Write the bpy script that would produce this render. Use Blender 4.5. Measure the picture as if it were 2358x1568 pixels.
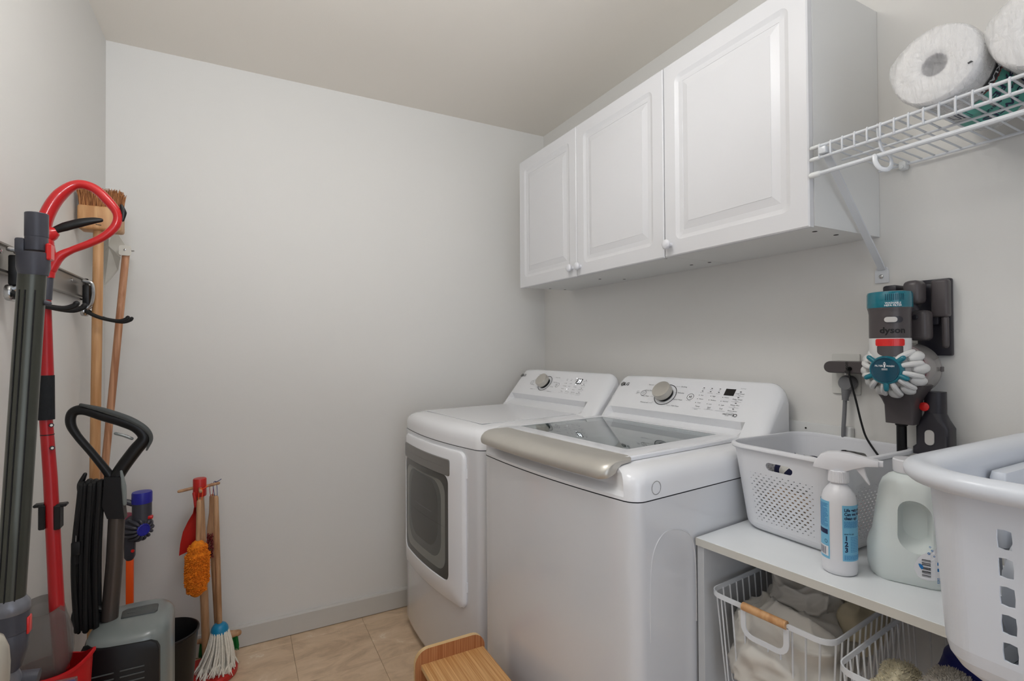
import bpy, bmesh, math, random
from math import sin, cos, pi, sqrt, radians
from mathutils import Vector, Matrix
from mathutils import noise as NZ

random.seed(7)
SC = bpy.context.scene
COL = SC.collection
for o in list(bpy.data.objects):
    bpy.data.objects.remove(o)

# ------------------------------------------------------------------ camera, world, light, exposure
F_PX, YAW, PITCH, ROLL, CAM_H = 1174.2934, radians(28.0608), radians(0.6878), radians(-0.3569), 1.2536
_F = Vector((sin(YAW)*cos(PITCH), cos(YAW)*cos(PITCH), sin(PITCH)))
_R = Vector((cos(YAW), -sin(YAW), 0)); _U = _R.cross(_F)
_r = _R*cos(ROLL) + _U*sin(ROLL); _u = -_R*sin(ROLL) + _U*cos(ROLL)
cam_d = bpy.data.cameras.new('camera')
cam_d.sensor_width = 36.0; cam_d.lens = F_PX/2358*36; cam_d.clip_start = 0.02
cam = bpy.data.objects.new('camera', cam_d); COL.objects.link(cam)
cam.matrix_world = Matrix(((_r.x, _u.x, -_F.x, 0), (_r.y, _u.y, -_F.y, 0), (_r.z, _u.z, -_F.z, CAM_H), (0, 0, 0, 1)))
SC.camera = cam

def at(px, py, ax, val):
    """The point of the room on the plane ax = val that the photograph shows at a pixel."""
    d = _F + _r*((px-1179)/F_PX) - _u*((py-784)/F_PX)
    i = 'XYZ'.index(ax); t = (val - (0, 0, CAM_H)[i])/d[i]
    return Vector((0, 0, CAM_H)) + d*t

SC.view_settings.view_transform = 'Standard'
SC.view_settings.look = 'None'
SC.view_settings.gamma = 1.0
SC.view_settings.use_curve_mapping = False
SC.view_settings.exposure = 0.48

w = bpy.data.worlds.new('world'); SC.world = w; w.use_nodes = True
w.node_tree.nodes['Background'].inputs[0].default_value = (0.80, 0.86, 1.0, 1)
w.node_tree.nodes['Background'].inputs[1].default_value = 0.5
LAMP_STRENGTH = 11.0
la = bpy.data.lights.new('doorway_fill', 'AREA'); la.energy = 5.0; la.color = (0.84, 0.91, 1.0)  # cool fill light added in the unseen doorway behind the camera
la.shape = 'RECTANGLE'; la.size = 1.1; la.size_y = 1.9
lo = bpy.data.objects.new('doorway_fill', la); COL.objects.link(lo)
lo.location = (0.35, -1.0, 1.25); lo.rotation_euler = (radians(90), 0, 0)

V3_DIR = lambda d: Vector((0, 0, -1)).rotation_difference(Vector(d).normalized()).to_euler()
lb_ = bpy.data.lights.new('bounce_fill', 'AREA'); lb_.energy = 8.0; lb_.color = (0.92, 0.96, 1.0); lb_.shape = 'DISK'; lb_.size = .25  # added fill by the camera, aimed up to brighten ceiling and walls
lbo = bpy.data.objects.new('bounce_fill', lb_); COL.objects.link(lbo); lbo.location = (-.05, -.05, 1.72); lbo.rotation_euler = V3_DIR((.12, .75, .72)); lb_.spread = radians(120)

# ------------------------------------------------------------------ materials
def lin(h):
    h = h.lstrip('#'); out = []
    for i in (0, 2, 4):
        c = int(h[i:i+2], 16)/255
        out.append(c/12.92 if c <= .04045 else ((c+.055)/1.055)**2.4)
    return tuple(out) + (1,)

def M(name, col, rough=.5, metal=0, spec=.5, coat=0, var=.06, vscale=8, bump=0, bscale=60, trans=0, ior=1.45,
      alpha=1, emit=0, sss=0, sheen=0):
    m = bpy.data.materials.new(name); m.use_nodes = True
    nt = m.node_tree; b = nt.nodes['Principled BSDF']; b.inputs['Roughness'].default_value = rough
    b.inputs['Metallic'].default_value = metal; b.inputs['Specular IOR Level'].default_value = spec
    b.inputs['Coat Weight'].default_value = coat; b.inputs['Coat Roughness'].default_value = .05
    b.inputs['Transmission Weight'].default_value = trans; b.inputs['IOR'].default_value = ior
    b.inputs['Alpha'].default_value = alpha
    if sheen: b.inputs['Sheen Weight'].default_value = sheen
    if sss:
        b.inputs['Subsurface Weight'].default_value = sss; b.inputs['Subsurface Radius'].default_value = (.02, .02, .02)
    c = lin(col)
    if emit:
        b.inputs['Emission Color'].default_value = c; b.inputs['Emission Strength'].default_value = emit
    tc = nt.nodes.new('ShaderNodeTexCoord')
    if var:
        n = nt.nodes.new('ShaderNodeTexNoise'); n.inputs['Scale'].default_value = vscale; n.inputs['Detail'].default_value = 4
        nt.links.new(tc.outputs['Object'], n.inputs['Vector'])
        r = nt.nodes.new('ShaderNodeValToRGB'); r.color_ramp.elements[0].position = .3; r.color_ramp.elements[1].position = .7
        r.color_ramp.elements[0].color = tuple(x*(1-var) for x in c[:3]) + (1,)
        r.color_ramp.elements[1].color = tuple(min(1, x*(1+var*.5)) for x in c[:3]) + (1,)
        nt.links.new(n.outputs['Fac'], r.inputs['Fac']); nt.links.new(r.outputs['Color'], b.inputs['Base Color'])
    else:
        b.inputs['Base Color'].default_value = c
    if bump:
        n2 = nt.nodes.new('ShaderNodeTexNoise'); n2.inputs['Scale'].default_value = bscale; n2.inputs['Detail'].default_value = 3
        nt.links.new(tc.outputs['Object'], n2.inputs['Vector'])
        bp = nt.nodes.new('ShaderNodeBump'); bp.inputs['Strength'].default_value = bump; bp.inputs['Distance'].default_value = .002
        nt.links.new(n2.outputs['Fac'], bp.inputs['Height']); nt.links.new(bp.outputs['Normal'], b.inputs['Normal'])
    return m

def M_wood(name, c0, c1, scale=(1, 1, 1), dist=4, rough=.45, freq=30):
    m = bpy.data.materials.new(name); m.use_nodes = True
    nt = m.node_tree; b = nt.nodes['Principled BSDF']; b.inputs['Roughness'].default_value = rough
    tc = nt.nodes.new('ShaderNodeTexCoord'); mp = nt.nodes.new('ShaderNodeMapping'); mp.inputs['Scale'].default_value = scale
    nt.links.new(tc.outputs['Object'], mp.inputs['Vector'])
    n = nt.nodes.new('ShaderNodeTexNoise'); n.inputs['Scale'].default_value = freq; n.inputs['Detail'].default_value = 6
    n.inputs['Distortion'].default_value = dist*.1
    nt.links.new(mp.outputs['Vector'], n.inputs['Vector'])
    r = nt.nodes.new('ShaderNodeValToRGB'); r.color_ramp.elements[0].position = .38; r.color_ramp.elements[1].position = .62
    r.color_ramp.elements[0].color = lin(c0); r.color_ramp.elements[1].color = lin(c1)
    nt.links.new(n.outputs['Fac'], r.inputs['Fac']); nt.links.new(r.outputs['Color'], b.inputs['Base Color'])
    bp = nt.nodes.new('ShaderNodeBump'); bp.inputs['Strength'].default_value = .15; bp.inputs['Distance'].default_value = .001
    nt.links.new(n.outputs['Fac'], bp.inputs['Height']); nt.links.new(bp.outputs['Normal'], b.inputs['Normal'])
    return m

def M_tile():
    m = bpy.data.materials.new('stone_tile'); m.use_nodes = True
    nt = m.node_tree; b = nt.nodes['Principled BSDF']; b.inputs['Roughness'].default_value = .42
    g = nt.nodes.new('ShaderNodeNewGeometry'); oi = nt.nodes.new('ShaderNodeObjectInfo')
    mp = nt.nodes.new('ShaderNodeMapping'); mp.inputs['Scale'].default_value = (1.0, 1.9, 1)
    nt.links.new(g.outputs['Position'], mp.inputs['Vector'])
    ad = nt.nodes.new('ShaderNodeVectorMath'); ad.operation = 'ADD'
    nt.links.new(mp.outputs['Vector'], ad.inputs[0]); nt.links.new(oi.outputs['Random'], ad.inputs[1])
    n = nt.nodes.new('ShaderNodeTexNoise'); n.inputs['Scale'].default_value = 6; n.inputs['Detail'].default_value = 9; n.inputs['Roughness'].default_value = .65
    n.inputs['Distortion'].default_value = .9
    nt.links.new(ad.outputs['Vector'], n.inputs['Vector'])
    r = nt.nodes.new('ShaderNodeValToRGB'); e = r.color_ramp.elements
    e[0].position = .28; e[0].color = lin('#bda184'); e[1].position = .75; e[1].color = lin('#f0d6b8')
    e.new(.5).color = lin('#dcc0a0'); e.new(.62).color = lin('#e4c9ab'); e.new(.655).color = lin('#f2e2cc'); e.new(.67).color = lin('#e0c5a7')
    nt.links.new(n.outputs['Fac'], r.inputs['Fac']); nt.links.new(r.outputs['Color'], b.inputs['Base Color'])
    bp = nt.nodes.new('ShaderNodeBump'); bp.inputs['Strength'].default_value = .2; bp.inputs['Distance'].default_value = .002
    nt.links.new(n.outputs['Fac'], bp.inputs['Height']); nt.links.new(bp.outputs['Normal'], b.inputs['Normal'])
    return m

def M_film():
    m = bpy.data.materials.new('clear_film'); m.use_nodes = True
    nt = m.node_tree; nt.nodes.remove(nt.nodes['Principled BSDF']); out = nt.nodes['Material Output']
    tr = nt.nodes.new('ShaderNodeBsdfTransparent'); gl = nt.nodes.new('ShaderNodeBsdfPrincipled'); gl.inputs['Roughness'].default_value = .10
    gl.inputs['Base Color'].default_value = (.95, .95, .95, 1); gl.inputs['Specular IOR Level'].default_value = 1.0
    tc = nt.nodes.new('ShaderNodeTexCoord'); mp = nt.nodes.new('ShaderNodeMapping'); mp.inputs['Rotation'].default_value = (.6, 0, 0); mp.inputs['Scale'].default_value = (1, 2.0, .7)
    nt.links.new(tc.outputs['Object'], mp.inputs['Vector'])
    n = nt.nodes.new('ShaderNodeTexNoise'); n.inputs['Scale'].default_value = 55; n.inputs['Detail'].default_value = 5; n.inputs['Distortion'].default_value = 1.2
    nt.links.new(mp.outputs['Vector'], n.inputs['Vector'])
    bp = nt.nodes.new('ShaderNodeBump'); bp.inputs['Strength'].default_value = 1; bp.inputs['Distance'].default_value = .007
    nt.links.new(n.outputs['Fac'], bp.inputs['Height']); nt.links.new(bp.outputs['Normal'], gl.inputs['Normal'])
    mx = nt.nodes.new('ShaderNodeMixShader'); mx.inputs[0].default_value = .36
    nt.links.new(tr.outputs[0], mx.inputs[1]); nt.links.new(gl.outputs[0], mx.inputs[2]); nt.links.new(mx.outputs[0], out.inputs['Surface'])
    return m

def M_stripe():
    m = bpy.data.materials.new('navy_striped_cloth'); m.use_nodes = True
    nt = m.node_tree; b = nt.nodes['Principled BSDF']; b.inputs['Roughness'].default_value = .9
    tc = nt.nodes.new('ShaderNodeTexCoord'); wv = nt.nodes.new('ShaderNodeTexWave'); wv.inputs['Scale'].default_value = 14; wv.inputs['Distortion'].default_value = 3.5
    wv.inputs['Detail Scale'].default_value = .6
    nt.links.new(tc.outputs['Object'], wv.inputs['Vector'])
    r = nt.nodes.new('ShaderNodeValToRGB'); r.color_ramp.interpolation = 'CONSTANT'
    r.color_ramp.elements[0].color = lin('#16193d'); r.color_ramp.elements[1].position = .5; r.color_ramp.elements[1].color = lin('#d8d6d0')
    nt.links.new(wv.outputs['Fac'], r.inputs['Fac']); nt.links.new(r.outputs['Color'], b.inputs['Base Color'])
    return m

mt = dict(
    wall=M('wall_paint', '#e4e2de', .62, var=.012, vscale=1.2, bump=.08, bscale=260),
    ceil=M('ceiling_paint', '#f0eae1', .8, var=.012, vscale=1.5, bump=.1, bscale=180),
    base=M('baseboard_paint', '#cfccc6', .35, var=.02),
    grout=M('tile_joint', '#96806b', .8),
    tile=M_tile(),
    cab=M('cabinet_thermofoil', '#e0e0e2', .32, var=.012, vscale=3),
    cabside=M('cabinet_melamine', '#e6e6e4', .4, var=.015, vscale=3),
    appl=M('appliance_enamel', '#dfe0e3', .16, coat=.6, var=.01, vscale=3),
    applp=M('appliance_plastic', '#f0f1f4', .2, coat=.4, var=.01, vscale=3),
    seam=M('dark_seam', '#3a3d42', .6),
    silver=M('satin_silver', '#c6c2ba', .34, metal=.5, var=.02, vscale=30),
    dsilver=M('dark_silver', '#8f8d8a', .35, metal=.7, var=.02, vscale=30),
    chrome=M('zinc_metal', '#c2c3c4', .25, metal=1, var=.04, vscale=30),
    black=M('black_plastic', '#08080a', .38, var=.1, vscale=20),
    foam=M('black_foam', '#101418', .8, var=.2, vscale=60, bump=.3, bscale=400),
    rubber=M('black_rubber', '#0b0b0c', .55, var=.1),
    ink=M('grey_print', '#6c6d71', .6, var=0),
    dink=M('dark_print', '#2c2d31', .5, var=0),
    wink=M('white_print', '#e8ecee', .5, var=0),
    navy=M('navy_print', '#1c2550', .5, var=0),
    screen=M('dark_screen', '#191513', .15, coat=.5, var=.05),
    led=M('white_led', '#f4f8ff', .5, var=0, emit=2.5),
    glass=M('tinted_glass', '#c9d4d3', .01, trans=1, ior=1.6, var=0),
    dglass=M('smoky_glass', '#cfcdc5', .03, trans=.95, ior=1.5, var=0),
    tub=M('grey_tub', '#b9bfbf', .3, var=.05),
    gasket=M('grey_gasket', '#d3d7d5', .4, var=.05),
    drum=M('drum_dark', '#4a4943', .3, metal=.3, var=.1, vscale=12),
    wire=M('white_coated_wire', '#dcdfe3', .3, coat=.2, var=.02),
    paper=M('paper_towel', '#f4f3f2', .85, var=.02, vscale=20, bump=.15, bscale=120),
    film=M_film(),
    core=M('cardboard_core', '#7b7781', .8),
    teal=M('teal_print', '#5fb5a6', .5, var=.25, vscale=60),
    red_print=M('red_print', '#8d2427', .5, var=0),
    wood=M_wood('beech_wood', '#b98656', '#d2a373', (6, 6, .6), freq=8),
    woodr=M_wood('red_beech_wood', '#a8714e', '#cf9c78', (5, 5, .35), freq=12, dist=12),
    wood_toy=M_wood('toy_wood', '#a57a55', '#c79d76', (5, 5, .6), freq=10),
    oak_v=M_wood('oak_veneer_upright', '#a4643a', '#c2875a', (9, 9, .12), freq=34, dist=1),
    oak_h=M_wood('oak_veneer_top', '#bd854b', '#dcae76', (9, .12, 9), freq=30, dist=1),
    oak_edge=M_wood('oak_ply_edge', '#d3ad78', '#e2c290', (.5, .5, 8), freq=9),
    bristle=M_wood('coir_bristle', '#7d4a28', '#c78a58', (20, 20, 1.2), freq=14, rough=.9),
    wirecap=M('white_end_cap', '#e2e4e4', .35),
    red=M('red_gloss', '#c2181c', .28, coat=.3, var=.04),
    red_pole=M('red_paint', '#a90f16', .35, coat=.2, var=.05),
    red_toy=M('red_toy_paint', '#c12a24', .35, var=.05),
    red_bucket=M('red_bucket_plastic', '#bb121a', .4, var=.05),
    wand=M('grey_anodised', '#55564f', .3, metal=.75, var=.08, vscale=15),
    wandl=M('mid_grey_abs', '#77787f', .3, metal=.3, var=.04, vscale=20),
    wandc=M('grey_abs', '#43434b', .38, var=.06, vscale=20),
    smoke=M('smoky_translucent', '#8a8480', .15, trans=.5, ior=1.2, alpha=.50, var=.1, vscale=10),
    rail=M('rail_metal', '#8a8680', .3, metal=.8, var=.04),
    pan=M('white_enamel', '#d8d5cb', .35, var=.03),
    vacg=M('grey_pod', '#7b817f', .28, coat=.25, var=.03),
    vacd=M('dark_grey_pod', '#4a4d4c', .4, var=.04),
    vact=M('grey_tube', '#524a45', .35, metal=.4, var=.06),
    purple=M('royal_blue_plastic', '#2b2c9c', .35, var=.04),
    orange=M('orange_plastic', '#ff5c10', .45, var=.03),
    orange_pile=M('orange_chenille', '#ff8c1c', .9, var=.3, vscale=90),
    blue=M('blue_paint', '#1e88b5', .35, var=.03),
    cotton=M('cotton_yarn', '#f1ebdd', .95, var=.12, vscale=200),
    green=M('green_bristle', '#0f6b2c', .8, var=.2),
    champagne=M('champagne_metal', '#c9c2b4', .28, metal=.6, var=.03),
    dysg=M('warm_grey_plastic', '#514b4c', .34, var=.05, vscale=20),
    dysl=M('light_grey_plastic', '#c7c3bf', .35, var=.04, vscale=20),
    dysw=M('white_plastic_cyclone', '#dcdbd9', .35, var=.03),
    dyst=M('teal_translucent', '#0f7f92', .12, trans=.25, coat=.4, var=.08, vscale=30),
    dystd=M('deep_teal', '#08455a', .12, coat=.5, var=.1, vscale=20),
    dysr=M('bright_red_button', '#d8221f', .3, coat=.3, var=.03),
    dysb=M('clear_bin', '#b9b4b1', .12, trans=.45, alpha=.9, var=.06),
    dysd=M('dark_dock_plastic', '#2c2a31', .34, var=.05, vscale=20),
    magenta=M('magenta_seal', '#b03a5a', .4, var=0),
    cord=M('grey_cord', '#77777a', .5, var=.03),
    plate=M('outlet_plastic', '#dcdbd6', .4, var=.02),
    board=M('white_board', '#dadad8', .45, var=.02),
    top=M('white_laminate', '#eef1f3', .4, var=.02, vscale=10),
    topedge=M('laminate_edge', '#d0cec6', .45, var=.02),
    frame=M('drawer_frame', '#c9cbcd', .45, var=.02),
    pbask=M('white_polypropylene', '#e2e3e7', .38, var=.015, sss=.0),
    lbask=M('laundry_plastic', '#dde1e8', .3, var=.015, coat=.15),
    bottle=M('bottle_white', '#e6e6ea', .28, coat=.2, var=.01),
    label=M('sky_blue_label', '#7cc1e2', .45, var=.03, vscale=12),
    jug=M('frosted_jug', '#edf4f2', .42, trans=.12, ior=1.3, var=.02, sss=.4),
    blue_print=M('blue_print', '#1d77bd', .5, var=0),
    linen=M('white_linen', '#e6e8ec', .9, var=.04, sheen=.2),
    sheet=M('white_cotton_sheet', '#cfcac1', .9, var=.05, sheen=.2),
    cream=M('cream_fabric', '#cfc4a8', .9, var=.06, sheen=.2),
    towel=M('cream_towel', '#d3c9ab', .95, var=.15, vscale=80, bump=.8, bscale=350, sheen=.4),
    towelg=M('grey_towel', '#b5ada1', .95, var=.15, vscale=80, bump=.8, bscale=350, sheen=.4),
    navycloth=M('navy_cloth', '#151d6b', .9, var=.15, sheen=.2),
    stripe=M_stripe(),
    brown=M('brown_cloth', '#b58d63', .9, var=.15),
    redcloth=M('red_cloth', '#b23b40', .9, var=.15),
    lamp=M('lamp_glass', '#fbfbfb', .5, var=0, emit=LAMP_STRENGTH),
    hole=M('screw_hole_dark', '#241f1b', .7, var=0),
)

# ------------------------------------------------------------------ mesh helpers
def V(*a): return Vector(a)

class B:
    k = 1.0
    def __init__(s): s.v = []; s.f = []; s.m = []; s.mi = 0
    def add(s, vs, fs):
        k = len(s.v); s.v += [tuple(p) for p in vs]; s.f += [tuple(i+k for i in f) for f in fs]; s.m += [s.mi]*len(fs); return s
    def loft(s, rings, closed=True, c0=True, c1=True, loop=False):
        n = len(rings[0]); vs = [p for r in rings for p in r]; fs = []; R = len(rings)
        for i in range(R if loop else R-1):
            a = i*n; b = ((i+1) % R)*n
            for j in range(n if closed else n-1):
                k = (j+1) % n; fs.append((a+j, a+k, b+k, b+j))
        if closed and not loop:
            if c0: fs.append(tuple(range(n))[::-1])
            if c1: fs.append(tuple((R-1)*n+j for j in range(n)))
        return s.add(vs, fs)
    def tube(s, pts, r, n=10, closed=False, round_=False, flat=1.0, up=None):
        pts = [Vector(p) for p in pts]; N = len(pts)
        rr_ = [q*B.k for q in (r if isinstance(r, (list, tuple)) else [r]*N)]
        if round_ and not closed:
            t0 = (pts[0]-pts[1]).normalized(); t1 = (pts[-1]-pts[-2]).normalized()
            a = [(pts[0]+t0*rr_[0]*.92, rr_[0]*.38), (pts[0]+t0*rr_[0]*.6, rr_[0]*.8)]
            b = [(pts[-1]+t1*rr_[-1]*.6, rr_[-1]*.8), (pts[-1]+t1*rr_[-1]*.92, rr_[-1]*.38)]
            pts = [p for p, _ in a]+pts+[p for p, _ in b]; rr_ = [q for _, q in a]+rr_+[q for _, q in b]; N = len(pts)
        tang = []
        for i in range(N):
            if closed: d = pts[(i+1) % N]-pts[i-1]
            elif i == 0: d = pts[1]-pts[0]
            elif i == N-1: d = pts[-1]-pts[-2]
            else: d = pts[i+1]-pts[i-1]
            tang.append(d.normalized())
        if up is None:
            up = Vector((0, 0, 1)) if abs(tang[0].z) < .9 else Vector((1, 0, 0))
        nrm = (up - tang[0]*up.dot(tang[0])).normalized(); rings = []
        for i in range(N):
            nrm = (nrm - tang[i]*nrm.dot(tang[i])).normalized(); bn = tang[i].cross(nrm)
            rings.append([pts[i] + nrm*cos(2*pi*j/n)*rr_[i] + bn*sin(2*pi*j/n)*rr_[i]*flat for j in range(n)])
        return s.loft(rings, loop=closed)
    def lathe(s, prof, n=32, o=(0, 0, 0), ax='Z', caps=True):
        o = Vector(o); rings = []
        A = {'Z': (V(1, 0, 0), V(0, 1, 0), V(0, 0, 1)), 'X': (V(0, 1, 0), V(0, 0, 1), V(1, 0, 0)), 'Y': (V(0, 0, 1), V(1, 0, 0), V(0, 1, 0))}
        a, b, c = A[ax] if isinstance(ax, str) else ax
        for r, z in prof:
            r *= B.k; rings.append([o + a*cos(2*pi*j/n)*r + b*sin(2*pi*j/n)*r + c*z for j in range(n)])
        return s.loft(rings, c0=caps, c1=caps)
    def box(s, x0, x1, y0, y1, z0, z1, bev=0, seg=2, mx=None):
        bm = bmesh.new(); bmesh.ops.create_cube(bm, size=1)
        for q in bm.verts:
            q.co = V((x0+x1)/2+q.co.x*(x1-x0), (y0+y1)/2+q.co.y*(y1-y0), (z0+z1)/2+q.co.z*(z1-z0))
        if bev: bmesh.ops.bevel(bm, geom=bm.edges[:], offset=bev, segments=seg, affect='EDGES', profile=.5)
        if mx is not None: bm.transform(mx)
        bm.verts.index_update()
        s.add([q.co.copy() for q in bm.verts], [[q.index for q in f.verts] for f in bm.faces]); bm.free(); return s
    def prism(s, poly, fn, t0, t1, bev=0, seg=2):
        """Polygon (2D list) extruded from t0 to t1; fn(a, b, t) -> point."""
        bm = bmesh.new(); n = len(poly)
        v0 = [bm.verts.new(fn(a, b, t0)) for a, b in poly]; v1 = [bm.verts.new(fn(a, b, t1)) for a, b in poly]
        bm.faces.new(v0[::-1]); bm.faces.new(v1)
        for i in range(n): bm.faces.new((v0[i], v0[(i+1) % n], v1[(i+1) % n], v1[i]))
        bmesh.ops.recalc_face_normals(bm, faces=bm.faces[:])
        if bev: bmesh.ops.bevel(bm, geom=[e for e in bm.edges], offset=bev, segments=seg, affect='EDGES', profile=.5)
        bm.verts.index_update(); bm.faces.ensure_lookup_table()
        s.add([q.co.copy() for q in bm.verts], [[q.index for q in f.verts] for f in bm.faces]); bm.free(); return s
    def sphere(s, c, r, n=16, m=10, sc=(1, 1, 1)):
        c = Vector(c); rings = []
        for i in range(m+1):
            a = -pi/2 + pi*i/m; q = max(cos(a), .02)
            rings.append([c + V(cos(2*pi*j/n)*q*r*sc[0], sin(2*pi*j/n)*q*r*sc[1], sin(a)*r*sc[2]) for j in range(n)])
        return s.loft(rings)
    def build(s, name, m, parent=None, smooth=True, ang=35, mats=None, merge=False, kind=None):
        me = bpy.data.meshes.new(name); me.from_pydata(s.v, [], s.f)
        if merge:
            bm = bmesh.new(); bm.from_mesh(me); bmesh.ops.remove_doubles(bm, verts=bm.verts[:], dist=1e-5)
            bmesh.ops.recalc_face_normals(bm, faces=bm.faces[:]); bm.to_mesh(me); bm.free()
        elif not mats:
            bm = bmesh.new(); bm.from_mesh(me); bmesh.ops.recalc_face_normals(bm, faces=bm.faces[:]); bm.to_mesh(me); bm.free()
        for x in (mats or [m]): me.materials.append(x)
        if mats and len(me.polygons) == len(s.m): me.polygons.foreach_set('material_index', s.m)
        if smooth:
            me.polygons.foreach_set('use_smooth', [True]*len(me.polygons)); me.set_sharp_from_angle(angle=radians(ang))
        me.update()
        ob = bpy.data.objects.new(name, me); COL.objects.link(ob)
        if parent is not None: ob.parent = parent
        if name.endswith(('lettering', '_marks', '_print', 'barcode', 'digits')): kind = 'stuff'      # fine print
        if kind: ob['kind'] = kind
        return ob

def tag(o, label, cat, group=None, kind=None):
    o['label'] = label; o['category'] = cat
    if group: o['group'] = group
    if kind: o['kind'] = kind
    return o

def thing(name, label, cat, loc=(0, 0, 0), rz=0, group=None):
    e = bpy.data.objects.new(name, None); COL.objects.link(e); e.empty_display_size = .05
    e.location = loc; e.rotation_euler = (0, 0, rz)
    return tag(e, label, cat, group)

def struct(b, name, m, **k):
    o = b.build(name, m, **k); o['kind'] = 'structure'; return o

def share(src, name, parent, loc=(0, 0, 0), rot=(0, 0, 0)):
    o = bpy.data.objects.new(name, src.data); COL.objects.link(o); o.parent = parent; o.location = loc; o.rotation_euler = rot
    return o

def smooth_path(pts, n=6, closed=False):
    pts = [Vector(p) for p in pts]; out = []; N = len(pts)
    rng = range(N) if closed else range(N-1)
    for i in rng:
        p0 = pts[(i-1) % N] if closed or i > 0 else pts[0]*2-pts[1]
        p1 = pts[i]; p2 = pts[(i+1) % N]
        p3 = pts[(i+2) % N] if closed or i+2 < N else pts[-1]*2-pts[-2]
        for k in range(n):
            t = k/n
            out.append(.5*((2*p1) + (p2-p0)*t + (2*p0-5*p1+4*p2-p3)*t*t + (3*p1-p0-3*p2+p3)*t**3))
    if not closed: out.append(pts[-1])
    return out

def interp(vals, n, closed=False):
    """values for smooth_path points"""
    out = []
    for i in range(len(vals)-1):
        for k in range(n): out.append(vals[i]+(vals[i+1]-vals[i])*k/n)
    out.append(vals[-1]); return out

def rr(w, h, r, n=4, cx=0, cy=0):
    """rounded rectangle outline, counter-clockwise, 4*(n+1) points"""
    out = []; r = max(min(r, w/2-1e-5, h/2-1e-5), 1e-5)
    for k, (sx, sy) in enumerate(((1, 1), (-1, 1), (-1, -1), (1, -1))):
        for i in range(n+1):
            a = pi/2*k + pi/2*i/n
            out.append((cx + sx*(w/2-r) + r*cos(a), cy + sy*(h/2-r) + r*sin(a)))
    return out

def rot_to(d):
    return Vector((0, 0, 1)).rotation_difference(Vector(d).normalized()).to_matrix().to_4x4()

_txt = {}
def text_mesh(s, size, align='LEFT', bold=0):
    cu = bpy.data.curves.new('t', 'FONT'); cu.body = s; cu.size = size; cu.align_x = align; cu.align_y = 'CENTER'; cu.resolution_u = 2
    cu.offset = bold
    ob = bpy.data.objects.new('t', cu); COL.objects.link(ob); bpy.context.view_layer.update()
    me = bpy.data.meshes.new_from_object(ob.evaluated_get(bpy.context.evaluated_depsgraph_get()))
    vs = [v.co.copy() for v in me.vertices]; fs = [list(p.vertices) for p in me.polygons]
    bpy.data.objects.remove(ob); bpy.data.curves.remove(cu); bpy.data.meshes.remove(me)
    return vs, fs

def lettering(b, s, size, fn, x=0, y=0, align='CENTER', sx=1, bold=0):
    vs, fs = text_mesh(s, size, align, bold)
    b.add([fn(x+v.x*sx, y+v.y) for v in vs], fs)

def patch(b, x0, x1, y0, y1, fn, n=1):
    for i in range(n):
        a = x0+(x1-x0)*i/n; c = x0+(x1-x0)*(i+1)/n
        b.add([fn(a, y0), fn(c, y0), fn(c, y1), fn(a, y1)], [(0, 1, 2, 3)])

def ring2(b, cx, cy, r0, r1, fn, n=28, a0=0, a1=2*pi):
    full = abs(a1-a0-2*pi) < 1e-6; vs = []; fs = []; N = n if full else n+1
    for i in range(N):
        a = a0+(a1-a0)*i/n
        vs += [fn(cx+r0*cos(a), cy+r0*sin(a)), fn(cx+r1*cos(a), cy+r1*sin(a))]
    for i in range(n):
        j = (i+1) % N; fs.append((2*i, 2*i+1, 2*j+1, 2*j))
    b.add(vs, fs)

def disc2(b, cx, cy, r, fn, n=20):
    b.add([fn(cx+r*cos(2*pi*i/n), cy+r*sin(2*pi*i/n)) for i in range(n)], [tuple(range(n))])

def line2(b, p, q, wd, fn):
    d = Vector((q[0]-p[0], q[1]-p[1])); n = Vector((-d.y, d.x)).normalized()*wd/2
    b.add([fn(p[0]+n.x, p[1]+n.y), fn(p[0]-n.x, p[1]-n.y), fn(q[0]-n.x, q[1]-n.y), fn(q[0]+n.x, q[1]+n.y)], [(0, 1, 2, 3)])

# ------------------------------------------------------------------ room
L_, R_, D_, ZC, YF = -.455, 1.513, 2.446, 2.44, -.62
struct(B().box(L_-.1, L_, YF-.1, D_+.1, -.06, ZC), 'wall_left', mt['wall'], smooth=False)
struct(B().box(L_, R_, D_, D_+.1, -.06, ZC), 'wall_back', mt['wall'], smooth=False)
struct(B().box(R_, R_+.1, YF-.1, D_+.1, -.06, ZC), 'wall_right', mt['wall'], smooth=False)
bw = B()
bw.box(L_, -.25, YF-.1, YF, -.06, ZC); bw.box(.95, R_, YF-.1, YF, -.06, ZC); bw.box(-.25, .95, YF-.1, YF, 2.05, ZC)
struct(bw, 'wall_front', mt['wall'], smooth=False)
struct(B().box(L_-.1, R_+.1, YF-.1, D_+.1, ZC, ZC+.1), 'ceiling', mt['ceil'], smooth=False)
floor = struct(B().box(L_-.1, R_+.1, YF-.7, D_+.1, -.06, -.0025), 'floor', mt['grout'], smooth=False)
TS, GAP = .3045, .0010
full = None
ix0 = int(math.floor((L_-.194)/TS)); ix1 = int(math.ceil((R_-.194)/TS))
iy0 = int(math.floor((YF-.1-2.374)/TS))
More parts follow.
